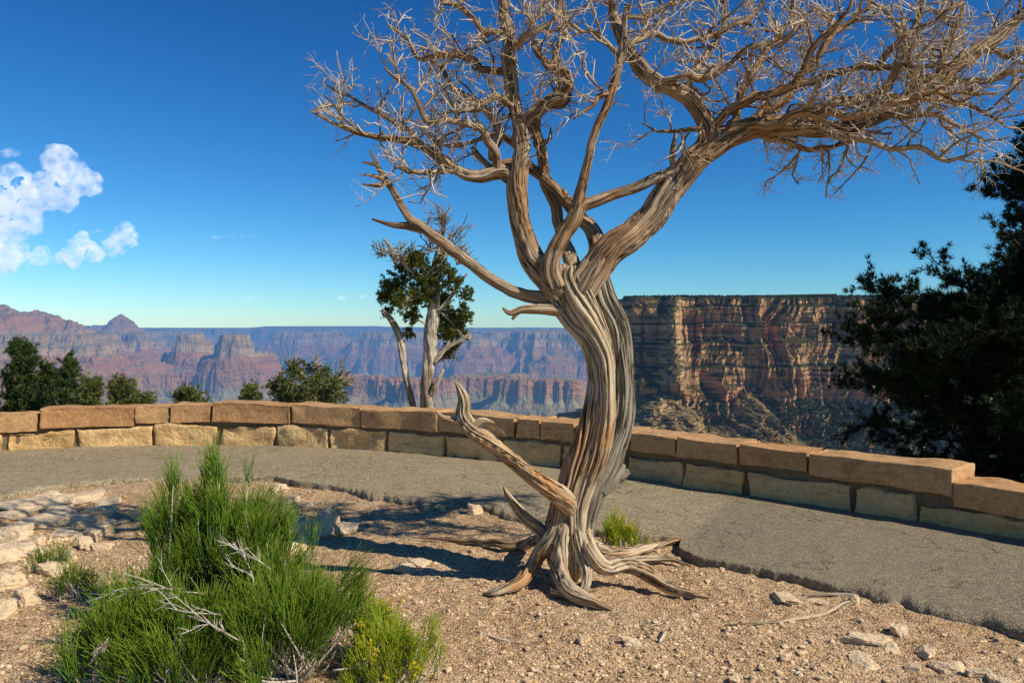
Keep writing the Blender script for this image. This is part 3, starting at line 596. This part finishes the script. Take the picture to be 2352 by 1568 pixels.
# ---------------------------------------------------------------- foliage trees
def pine(name,label,base,H,prof,nbr,seed,mat=M_pine,tl=.085,k=14,sub=9,zmin=.08,group=None,w=.006,trunk_r=.14,bark=None,m_=5,rise=.5):
    rr=RS(seed); e=empty(name,tuple(base)); tag(e,label,'tree',group)
    bt=Buf();bf=Buf(); t=np.linspace(0,1,14)
    P=np.array(base)+np.stack([.12*fbm(t*3,t*0,0,2,seed),.12*fbm(t*3,t*0+4,0,2,seed),t*H],1)
    tube(bt,P,trunk_r*(1-.85*t),14,.12,1,seed)
    C=[];Dn=[]
    for i in range(nbr):
        zt=zmin+(1-zmin)*((i+rr.rand())/nbr); a=rr.rand()*2*math.pi; L=prof(zt)*rr.uniform(.6,1.1)
        p=np.array([np.interp(zt,t,P[:,j]) for j in range(3)]); d=np.array([math.cos(a),math.sin(a),rise*(.2+zt)])
        n=8; Q=[p]; d=nrm(d)
        for j in range(n-1):
            d=nrm(d+rr.randn(3)*.13+np.array([0,0,.04 if rise>.3 else 0.])); Q.append(Q[-1]+d*L/(n-1))
        Q=np.array(Q); tube(bt,Q,np.linspace(.012+.012*L,.004,n),5,0,0,seed)
        for j in range(int(sub*max(.35,L))+3):
            x=rr.uniform(.2,1); q0=np.array([np.interp(x*(n-1),np.arange(n),Q[:,c_]) for c_ in range(3)])
            sd=nrm(d*.6+rr.randn(3)*.7+np.array([0,0,.25])); l=rr.uniform(.12,.42)*max(.5,min(1,L))
            tt_=np.linspace(0,1,4)[:,None]; tube(bt,q0+sd*l*tt_,np.linspace(.006,.003,4),4,0,0,seed)
            xx=rr.uniform(.25,1.05,m_)[:,None]; C.append(q0+sd*l*xx+rr.randn(m_,3)*.03); Dn.append(np.tile(sd,(m_,1))+np.array([0,0,.3]))
    C=np.vstack(C);Dn=np.vstack(Dn); tufts(bf,C,Dn,k,tl,w,.65,rr)
    build('trunk',bt,bark or M_dark,base,True,e); build('crown',bf,mat,base,True,e); return e
bx,by=7.15,10.2; gz=ghp(bx,by)
Hh=4.6-gz
def pp_(t):
    z=gz+t*Hh
    return float(np.interp(z,[gz,-1.2,-.4,.1,.6,1.1,1.6,1.9,2.2,2.6,3.0,3.6,4.6],[1.2,1.5,2.0,2.6,2.9,3.05,2.75,2.2,1.4,1.05,.95,.8,.2]))
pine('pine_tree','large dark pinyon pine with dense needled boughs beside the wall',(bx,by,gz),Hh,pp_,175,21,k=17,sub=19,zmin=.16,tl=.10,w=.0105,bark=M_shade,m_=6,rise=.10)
gx=lambda px,d:(px-1200)/F*d
def small(px,d,topv,wid,seed,name='pinyon_pine',label='dense young pinyon pine behind the low wall',mat=M_bushg,n=60,k=12,tl=.09,w=.014):
    x=gx(px,d); z0=ghp(x,d); top=EYE-(topv-HZ)/F*d; H=top-z0; W=wid*d/F
    pine(name,label,(x,d,z0),H,lambda t:W*(1-t)**.6*(.75+.25*math.sin(t*17+seed))+.08,n,seed,mat,tl,k,12,.3,None,w,.07)
small(45,15.5,815,85,31,mat=M_pine2,n=120,w=.013,k=15); small(110,16.5,868,75,32,mat=M_pine2,n=85,w=.013,k=15); small(165,15,855,42,33,mat=M_pine2,n=60,w=.013); small(-60,15,805,110,34,mat=M_pine2,n=90,w=.013)
JS='small grey-green juniper shrub showing over the wall'
small(205,14,905,50,35,'juniper_shrub',JS,M_bushg,46,w=.016); small(275,14.5,902,60,36,'juniper_shrub',JS,M_bushg,56,w=.016)
small(440,14.5,930,85,37,'juniper_shrub',JS,M_bushg,66,w=.016); small(590,14.5,924,45,38,'juniper_shrub',JS,M_bushg,44,w=.016)
small(345,14.5,940,38,39,'juniper_shrub',JS,M_bushg,34,w=.016)
def clumps(name,label,d,base_px,trunks,blobs,twigs,seed,mat,per=1.0,sz=.05):
    rr=RS(seed); x=gx(base_px,d); z0=ghp(x,d); e=empty(name,(x,d,z0)); tag(e,label,'tree'); bt=Buf();bf=Buf(); allP=[]
    for i,tr in enumerate(trunks):
        c=np.array([list(at(p[0],p[1],d+p[2]))+[p[3]*d/F] for p in tr])
        s=cat(c,.05); tube(bt,s[:,:3],np.maximum(s[:,3],.003),18,.22,1.5,seed+i); allP.append(s)
    S=np.vstack(allP)
    C=[];Dn=[]
    for (u_,v_,r_) in blobs:
        dz=rr.uniform(-.3,.3); c=at(u_,v_,d+dz); R=r_*d/F; n=int(per*40*(r_/30)**2)+5
        o=nrm(rr.randn(n,3))*(rr.rand(n,1)**.45)*R*(1+.12*rr.randn(n,1)); C.append(c+o); Dn.append(o/R+rr.randn(n,3)*.2+np.array([0,0,.5]))
        j=np.argmin(np.linalg.norm(S[:,:3]-c,axis=1)); q=S[max(0,j-3),:3]
        mid=(q+c)/2+rr.randn(3)*.06; cc=cat(np.array([q,mid,c]),.06); tube(bt,cc,np.linspace(.022,.008,len(cc)),6,0,0,seed)
        for i_ in range(int(5+r_/7)):
            t_=c+nrm(rr.randn(3))*R*rr.uniform(.8,1.2); mm=(c+t_)/2+rr.randn(3)*.04; cc=cat(np.array([c,mm,t_]),.08); tube(bt,cc,np.linspace(.009,.003,len(cc)),4,0,0,seed)
    C=np.vstack(C);Dn=np.vstack(Dn)
    C2=np.repeat(C,6,0)+rr.randn(len(C)*6,3)*.022; D2=np.repeat(Dn,6,0)
    tufts(bf,C2,D2,8,sz,.015,.8,rr)
    for (u_,v_,du,dv,l) in twigs:
        p=at(u_,v_,d); dr=nrm(np.array([du,rr.randn()*.3,-dv]))
        for i_ in range(9):
            q=p; dd=nrm(dr+rr.randn(3)*.4); L=l*d/F*rr.uniform(.6,1.2); n=6; Q=[q]
            for j in range(n-1): dd=nrm(dd+rr.randn(3)*.25); Q.append(Q[-1]+dd*L/(n-1))
            tube(bt,np.array(Q),np.linspace(.013,.004,n),5,0,0,seed)
            for y_ in range(5):
                j=rr.randint(1,n-1); d3=nrm(dd+rr.randn(3)*.7); tt_=np.linspace(0,1,4)[:,None]; tube(bt,Q[j]+d3*L*.45*tt_,np.linspace(.008,.003,4),4,0,0,seed)
    build('trunk',bt,M_dark,(x,d,z0),True,e); build('crown',bf,mat,(x,d,z0),True,e)
clumps('juniper_tree','twin trunked juniper with patchy green foliage and dead tips',12.5,1000,
 [[(1002,1080,0,22),(1000,950,0,18),(1006,860,0,16),(1010,780,0,17),(1018,700,0,13),(1022,620,0,10),(1035,560,0,6),(1045,500,0,2)],
  [(990,1060,.1,12),(968,950,.1,9),(950,880,.1,8),(938,800,.1,9),(920,755,.1,8),(895,725,.1,4)],
  [(1000,940,0,9),(1020,905,-.1,7),(1040,865,-.1,3)],[(1015,850,0,9),(1045,815,0,7),(1080,798,0,5),(1098,795,0,2)],
  [(1015,700,0,8),(970,640,0,6),(930,600,0,5),(900,560,0,2)],[(1018,740,0,7),(1060,690,0,5),(1095,640,0,2)]],
 [(925,668,36),(905,695,22),(948,628,26),(940,705,26),(985,615,22),(1035,625,22),(1005,650,26),(1055,655,28),(1082,738,28),(1070,765,28),(965,740,22),(1035,705,28),(1050,750,28),(1062,795,24),(1050,828,18),(1040,585,14),(905,730,14),(980,665,26),(1092,690,16),(970,600,16),(1040,775,20),(960,780,12),(965,700,24),(1000,700,24)],
 [(1040,570,.2,-1,80),(905,600,-.4,-1,50),(1010,590,-.4,-1,80),(1070,620,.6,-1,55),(930,620,-.3,-1,50),(1060,600,.4,-1,65),(950,610,.1,-1,60),(1090,790,1,-.2,20),(1035,520,0,-1,40)],77,M_jun,1.45,.044)
clumps('juniper_bush','rounded yellow-green juniper bush with bare twigs poking out',12.3,730,
 [[(728,1040,0,12),(725,950,0,9),(720,900,0,7),(700,870,0,3)],[(728,1000,0,9),(760,920,0,6),(790,880,0,3)],[(728,1000,0,9),(690,930,0,6),(650,905,0,3)]],
 [(680,895,34),(705,868,24),(740,890,34),(660,912,28),(780,905,28),(720,918,38),(770,932,30),(680,930,32),(690,858,12),(800,925,18),(740,932,34),(640,908,14),(755,875,14)],
 [(690,855,-.2,-1,28),(790,895,.4,-1,45),(740,865,.1,-1,30),(810,905,.6,-.7,25),(650,895,-.6,-.8,20)],78,M_bushg,1.0,.042)
# ---------------------------------------------------------------- foreground shrubs
def ephedra(name,label,domes,seed,mat,r=.0019,Lr=(.12,.26),per=34,woody=True,tip=None,bend=.06):
    rr=RS(seed); x0,y0=domes[0][0],domes[0][1]; z0=ghp(x0,y0); e=empty(name,(x0,y0,z0)); tag(e,label,'shrub'); bf=Buf();bw_=Buf(); bl_=Buf()
    for (cx_,cy_,rad,h,nt) in domes:
        g0=ghp(cx_,cy_)
        for i in range(nt):
            a=rr.rand()*2*math.pi; ph=rr.rand()**.8; el=ph*1.5; q=rr.uniform(.4,.9)
            hd=np.array([math.cos(a)*math.cos(el)**.7*rad,math.sin(a)*math.cos(el)**.7*rad,math.sin(el)**.8*h])*(1+.16*math.sin(3*a+seed)+.1*math.sin(7*a+2*el*3))
            c=np.array([cx_,cy_,g0])+hd*q; c[2]=max(c[2],g0+.05)
            if woody:
                st_=np.array([cx_+.1*rad*rr.randn(),cy_+.1*rad*rr.randn(),g0-.02]); mid=(st_*.5+c*.5)+rr.randn(3)*.035+np.array([hd[0]*.15,hd[1]*.15,-.02]); cc=cat(np.array([st_,mid,c]),.04)
                tube(bw_,cc,np.linspace(.0065,.0028,len(cc)),5,0,0,i)
            n=int(per*rr.uniform(.3,1.6)); out=nrm(hd*np.array([1,1,.5])+1e-6); ax=nrm(np.array([0,0,1.])+.6*out+rr.randn(3)*.22)
            B=c+rr.randn(n,3)*np.array([.012,.012,.03]); Dd=nrm(ax+rr.randn(n,3)*.2); L=rr.uniform(*Lr,size=n)
            stems(bf,B,Dd,L,np.full(n,r),rr,4,bend,.6)
            if rr.rand()<.8:
                i_=max(3,n//2); stems(bf,B[:i_]+Dd[:i_]*(L[:i_]*.4)[:,None],nrm(Dd[:i_]+rr.randn(i_,3)*.28),L[:i_]*.6,np.full(i_,r*.9),rr,3,bend,.6)
            if tip is not None and rr.rand()<tip:
                T=B+Dd*L[:,None]; sel=rr.rand(n)<.5; tufts(bl_,T[sel],Dd[sel],7,.012,.008,.8,rr)
    build('stems',bf,mat,(x0,y0,z0),True,e)
    if woody: build('woody_branch',bw_,M_grey,(x0,y0,z0),True,e)
    if bl_.n: build('flower',bl_,M_flw,(x0,y0,z0),True,e)
    return e
ephedra('mormon_tea_shrub','tall wispy bright green jointed-stem shrub with grey dead twigs',
 [(-1.74,4.35,.36,.76,110),(-1.50,4.30,.34,.82,120),(-1.28,4.15,.26,.58,50),(-1.88,4.0,.26,.34,36),(-1.03,3.68,.38,.40,105),(-1.46,3.62,.40,.31,84),(-1.80,3.6,.26,.28,38)],101,M_eph,r=.0019,per=25,Lr=(.11,.21))
ephedra('rabbitbrush','yellow-green rabbitbrush with small yellow flowers beside green shrub',[(-.54,3.58,.26,.24,100)],102,M_rab,r=.0015,Lr=(.05,.10),per=28,tip=.15)
ephedra('rabbitbrush','slender rabbitbrush sprig topped with small yellow flowers',[(-.68,3.88,.12,.26,26)],105,M_rab,r=.0015,Lr=(.06,.12),per=22,tip=.5)
ephedra('rabbitbrush','small flowering yellow-green rabbitbrush growing at the dead tree foot',[(.78,5.72,.17,.19,34)],103,M_rab,r=.0016,Lr=(.05,.11),per=26,tip=.6)
ephedra('rabbitbrush','low green sprig of rabbitbrush between pale rocks',[(-3.05,5.25,.14,.10,14)],104,M_eph,r=.0016,Lr=(.05,.1),per=20)
ephedra('rabbitbrush','low green sprig of rabbitbrush between pale rocks',[(-2.62,4.75,.17,.14,18)],106,M_eph,r=.0016,Lr=(.05,.1),per=20)
rz=RS(55)
def dead(bz,p,d,L,r,lev):
    n=8;Q=[np.array(p)];d=nrm(np.array(d,float))
    for j in range(n-1): d=nrm(d+rz.randn(3)*.13); Q.append(Q[-1]+d*L/(n-1))
    tube(bz,np.array(Q),np.linspace(r,r*.4,n),6,0,0,lev)
    if lev<2:
        for j in range(4): i=rz.randint(1,n-1); dead(bz,Q[i],d+rz.randn(3)*.38,L*rz.uniform(.35,.6),r*.65,lev+1)
for p,d,L in [(at(480,1390,3.75),(-1,-.1,.40),.42),(at(430,1390,3.7),(-1,-.1,.25),.30),(at(520,1440,3.5),(-.8,-.1,.1),.26),(at(600,1390,3.75),(-.3,-.1,.6),.28),(at(200,1560,3.45),(.7,-.1,.4),.24),(at(640,1340,3.8),(-.5,-.2,.5),.24),(at(780,1570,3.4),(.8,0,.1),.2),(at(560,1500,3.35),(-.7,-.1,.4),.24)]:
    bz=Buf(); dead(bz,p,d,L,.0042,0); tag(build('dead_branch',bz,M_grey,tuple(p)),'bleached grey dead branch tangled inside the green shrub','branch','dead branches in the green shrub')
# ---------------------------------------------------------------- rocks, gravel, sticks
def ico(sd):
    bmx=bmesh.new(); bmesh.ops.create_icosphere(bmx,subdivisions=sd,radius=1); v=np.array([x.co[:] for x in bmx.verts]); f=np.array([[q.index for q in x.verts] for x in bmx.faces]); bmx.free(); return v,f
iv,iff=ico(4); jv,jf=ico(1); hv,hf=ico(5)
def rock(x,y,sx,sy,sz,seed,lab,sink=.35,mat=None):
    rr=RS(seed+900); big=sx>.06; v=(hv if big else iv).copy(); fc=hf if big else iff
    k=v[:,2]; v[:,2]-=np.maximum(0,k-.5)*.9
    for i in range(14):
        n=nrm(rr.randn(3)*np.array([1,1,.6])); dd=rr.uniform(.42,.8); k=v@n; v=v-np.outer(np.maximum(0,k-dd),n)
    v=v*(1+.26*fbm(v[:,0]*2+seed,v[:,1]*2,v[:,2]*2,4,seed))[:,None]
    ly=fbm(v[:,0]*.8+seed,v[:,1]*.8,v[:,2]*9,3,seed+6); v[:,:2]*=(1+.12*ly)[:,None]
    v=v+.13*fbm(v[:,0]*6+seed,v[:,1]*6,v[:,2]*6,4,seed+3,.65)[:,None]*v
    v[:,:2]*=1.3
    a=rr.rand()*6.28; v=v*np.array([sx,sy,sz*1.6]); c,s=math.cos(a),math.sin(a); v=np.stack([v[:,0]*c-v[:,1]*s,v[:,0]*s+v[:,1]*c,v[:,2]+rr.uniform(-.15,.15)*v[:,0]],1)
    z=ghp(x,y)+sz*(.45-sink); b=Buf(); b.add(v+np.array([x,y,z]),None,fc); o=build('rock',b,mat or M_rock,(x,y,z),False)
    tag(o,lab,'rock','pale limestone rocks on the dirt')
rk=RS(8); sd=0
slabL='rough pale limestone slab half buried in dirt'; chunk='small angular limestone rock lying on the dirt'
for (u_,v_,wpx,hh_) in [(60,1185,85,.06),(175,1172,75,.055),(110,1218,85,.065),(220,1205,55,.065),(40,1250,70,.07),(150,1252,70,.065),(230,1250,45,.075),(20,1302,60,.075),(95,1298,45,.065),(10,1370,50,.085),(60,1400,42,.075),(10,1430,45,.075),(250,1175,40,.05),(15,1212,50,.055),(140,1195,45,.055),(190,1225,38,.065),(80,1268,42,.06),(120,1340,38,.055),(45,1340,38,.06),(100,1170,40,.05),(200,1278,32,.055),(160,1312,28,.055),(235,1290,24,.05),
   (660,1142,34,.05),(690,1280,50,.06),(745,1245,55,.10),(800,1240,38,.07),(700,1235,40,.07),(770,1212,28,.07),(720,1262,30,.06),(665,1258,34,.05),(1110,1200,24,.08),(1036,1194,13,.05),(950,1335,34,.03),(985,1325,30,.03),(720,1180,18,.03),(880,1200,14,.03),(830,1215,16,.04),(690,1170,16,.03),
   (1840,1402,46,.026),(1920,1408,32,.022),(2000,1412,22,.045),(2030,1500,56,.028),(2105,1480,28,.04),(2170,1520,34,.034),(2230,1555,38,.034),(2300,1575,36,.03),(2030,1550,50,.022),(2090,1520,26,.035),(2140,1560,22,.028),(1480,1508,28,.018),(1370,1500,15,.022),(1840,1545,13,.022),(1655,1362,11,.02),(2340,1595,34,.034),(1935,1590,24,.022),(1720,1590,18,.02),(1900,1500,12,.02)]:
    x,y=G(u_,v_); w_=wpx*y/F; sd+=1; rock(x,y,w_,w_*rk.uniform(.6,1.),hh_,sd,slabL if wpx>45 else chunk)
for i in range(100):
    u_=rk.uniform(-50,2450); v_=rk.uniform(1290,1640) if u_<1700 else rk.uniform(1450,1640)
    x,y=G(u_,v_); w_=rk.uniform(.010,.026); sd+=1; rock(x,y,w_,w_*.8,w_*.6,sd,chunk,.2)
b=Buf(); n=24000; u_=rk.uniform(-100,2500,n); v_=1140+500*rk.rand(n)
gx_=np.array([G(a,c_) for a,c_ in zip(u_,v_)]); ei=np.interp(np.arctan2(gx_[:,0],gx_[:,1]),ea,np.hypot(EP[:,0],EP[:,1])); keep=(np.hypot(gx_[:,0],gx_[:,1])<ei-.02)&(fbm(gx_[:,0]*1.5,gx_[:,1]*1.5,0,3,44)+.5*rk.rand(n)>.20)
gx_=gx_[keep]; n=len(gx_); sz=.0026+.012*rk.rand(n)**5+.002*rk.rand(n); zg=gh(gx_[:,0],gx_[:,1])
V=jv[None]*(1+.35*(rk.rand(n,len(jv),1)-.5))*sz[:,None,None]*np.stack([rk.uniform(.7,1.4,n),rk.uniform(.7,1.4,n),rk.uniform(.4,.8,n)],1)[:,None,:]
V=V+np.stack([gx_[:,0],gx_[:,1],zg+sz*.25],1)[:,None,:]; T=jf[None]+(np.arange(n)*len(jv))[:,None,None]
b.add(V.reshape(-1,3),None,T.reshape(-1,3)); tag(build('gravel',b,M_grav,smooth=False),'loose tan gravel scattered over the dirt','gravel',kind='stuff')
def stick(pts,lab,seed):
    c=[]
    for (u_,v_,r_) in pts:
        x,y=G(u_,v_); rr=r_*y/F; c.append([x,y,ghp(x,y)+rr*.6+.002,rr])
    s=cat(np.array(c),.02); b=Buf(); tube(b,s[:,:3],np.maximum(s[:,3],.001),10,.2,2,seed); tag(build('fallen_branch',b,M_trunk if seed%2 else M_dark,tuple(c[0][:3])),lab,'stick')
stick([(1700,1460,2),(1730,1462,3),(1800,1458,3),(1860,1448,4),(1920,1435,5),(1980,1420,7),(2015,1412,5)],'bleached fallen branch lying on the dirt',201)
stick([(1120,1478,2),(1180,1492,3),(1240,1505,3),(1300,1522,2)],'thin dark fallen twig on the dirt',202)
stick([(1545,1505,4),(1555,1492,6),(1552,1480,2)],'short broken dark twig on the dirt',204)
stick([(1880,1392,2),(1960,1390,4),(2050,1398,5),(2060,1410,2)],'short weathered branch beside the path',206)
# ---------------------------------------------------------------- clouds (volumes)
def cloudmat(dens,nsc):
    m=M('cloud_vapour'); p=m.pos()
    nn=m.noise(p,nsc,5,.68); d=m.math('MULTIPLY',m.ramp(nn,[(.42,.0),(.54,.22),(.72,1.)]),dens)
    vs=m.n('ShaderNodeVolumeScatter',{'Color':(1,1,1,1),'Density':d,'Anisotropy':0.})
    em=m.n('ShaderNodeEmission',{'Color':(.78,.86,1,1),'Strength':m.math('MULTIPLY',d,.48)})  # added glow stands in for light scattered repeatedly inside the cloud
    ad=m.n('ShaderNodeAddShader',{0:vs.outputs[0],1:em.outputs[0]}); m.t.links.new(ad.outputs[0],m.o.inputs['Volume'])
    for l in list(m.o.inputs['Surface'].links): m.t.links.remove(l)
    return m.m
cv,cf=ico(3)
def cloud(blobs,label,dens,seed,flat=1.,vox=.12,nsc=.0046):
    D0=14000; b=Buf(); rr=RS(seed); c0=at(blobs[0][0],blobs[0][1],D0); L=[]
    for (u_,v_,r_) in blobs:
        L.append((u_,v_,r_,0))
        for j in range(6): a=rr.rand()*6.28; L.append((u_+math.cos(a)*r_*.9/max(.3,flat),v_+math.sin(a)*r_*.8*flat,r_*rr.uniform(.25,.55),rr.uniform(-1,1)))
    for (u_,v_,r_,dz) in L:
        c=at(u_,v_,D0+dz*r_*5); R=1.22*r_*D0/F; b.add(cv*R*np.array([1/max(.3,flat)**.5,1,flat])+c-c0,None,cf)
    tmp=build('tmp',b,bpy.data.materials[0]); rm=max(x[2] for x in blobs)*D0/F
    md=tmp.modifiers.new('r','REMESH'); md.mode='VOXEL'; md.voxel_size=rm*vox*flat
    dg=bpy.context.evaluated_depsgraph_get(); me=bpy.data.meshes.new_from_object(tmp.evaluated_get(dg)); bpy.data.objects.remove(tmp)
    n=len(me.vertices); co=np.zeros(n*3,np.float32); me.vertices.foreach_get('co',co); co=co.reshape(-1,3).astype(float); no=np.zeros(n*3,np.float32); me.vertices.foreach_get('normal',no); no=no.reshape(-1,3)
    q=co/(rm*.9); dsp=np.abs(fbm(q[:,0]+seed*5,q[:,1],q[:,2],1,seed))+.5*np.abs(fbm(q[:,0]*2.3,q[:,1]*2.3,q[:,2]*2.3,1,seed+1))+.3*np.abs(fbm(q[:,0]*5,q[:,1]*5,q[:,2]*5,2,seed+2))
    co=co+no*(dsp*.6*rm*flat-.1*rm*flat)[:,None]; me.vertices.foreach_set('co',co.astype(np.float32).ravel()); me.update()
    me.materials.clear(); me.materials.append(cloudmat(dens,nsc)); o=bpy.data.objects.new('cloud',me); o.location=c0; bpy.context.scene.collection.objects.link(o)
    tag(o,label,'cloud','clouds in the blue sky')
cloud([(150,382,22),(168,410,28),(200,432,18),(130,445,26),(90,455,26),(30,430,24),(15,480,34),(70,505,24),(5,540,34),(40,595,22),(-10,600,36),(95,602,16),(-60,500,50)],'bright billowing white cumulus cloud over the canyon',.012,1)
cloud([(292,552,19),(270,572,17),(305,568,12),(190,580,22),(170,598,17),(225,595,14),(145,604,11)],'small puffy white cumulus cloud over the canyon',.014,2)
cloud([(25,358,12),(8,362,9)],'faint wisp of white cloud',.006,3,.6)
cloud([(500,556,7),(545,556,9),(590,555,8),(570,550,7)],'thin flat wisp of white cloud',.006,4,.4)
cloud([(465,562,6),(472,556,5)],'thin flat wisp of white cloud',.005,7,.5)
cloud([(800,698,7),(825,692,8),(850,694,7)],'tiny pale cloud low above the horizon',.008,5,.6)
cloud([(575,700,6),(582,701,5)],'tiny pale cloud low above the horizon',.008,8,.6)
cloud([(224,541,7),(218,543,5)],'small faint puff of cloud',.007,6,.6)
# ---------------------------------------------------------------- light, sky, camera
EL=math.radians(40); S=Vector((.88*math.cos(EL),-.475*math.cos(EL),math.sin(EL))).normalized()
sl=bpy.data.lights.new('sun','SUN'); sl.energy=5.; sl.angle=math.radians(.5); sl.color=(1,.94,.83)
so=bpy.data.objects.new('sun',sl); so.rotation_euler=S.to_track_quat('Z','Y').to_euler(); bpy.context.scene.collection.objects.link(so)
w=bpy.data.worlds.new('World'); bpy.context.scene.world=w; w.use_nodes=True; nt=w.node_tree; bg=nt.nodes['Background']
sk=nt.nodes.new('ShaderNodeTexSky'); sk.sky_type='NISHITA'; sk.sun_disc=False; sk.sun_elevation=EL; sk.sun_rotation=math.atan2(S.x,S.y); sk.altitude=1500; sk.air_density=1.; sk.dust_density=.4; sk.ozone_density=2.
sp=nt.nodes.new('ShaderNodeSeparateColor'); cb=nt.nodes.new('ShaderNodeCombineColor'); nt.links.new(sk.outputs[0],sp.inputs[0]); ST=.10
for i,(pw,kk) in enumerate([(1.9,.85),(1.4,1.10),(1.2,1.30)]):   # polarising-filter style channel response
    a=nt.nodes.new('ShaderNodeMath');a.operation='MULTIPLY';a.inputs[1].default_value=ST; nt.links.new(sp.outputs[i],a.inputs[0])
    c=nt.nodes.new('ShaderNodeMath');c.operation='POWER';c.inputs[1].default_value=pw; nt.links.new(a.outputs[0],c.inputs[0])
    d=nt.nodes.new('ShaderNodeMath');d.operation='MULTIPLY';d.inputs[1].default_value=kk/ST; nt.links.new(c.outputs[0],d.inputs[0]); nt.links.new(d.outputs[0],cb.inputs[i])
nt.links.new(cb.outputs[0],bg.inputs[0]); bg.inputs[1].default_value=ST
cam=bpy.data.cameras.new('camera'); cam.lens=28; cam.sensor_width=36; cam.clip_start=.05; cam.clip_end=200000; cam.shift_y=-35/2400
co=bpy.data.objects.new('camera',cam); co.location=(0,0,EYE); co.rotation_euler=(math.pi/2,0,0); bpy.context.scene.collection.objects.link(co)
sc=bpy.context.scene; sc.camera=co; sc.view_settings.view_transform='Standard'; sc.view_settings.look='None'; sc.view_settings.exposure=0
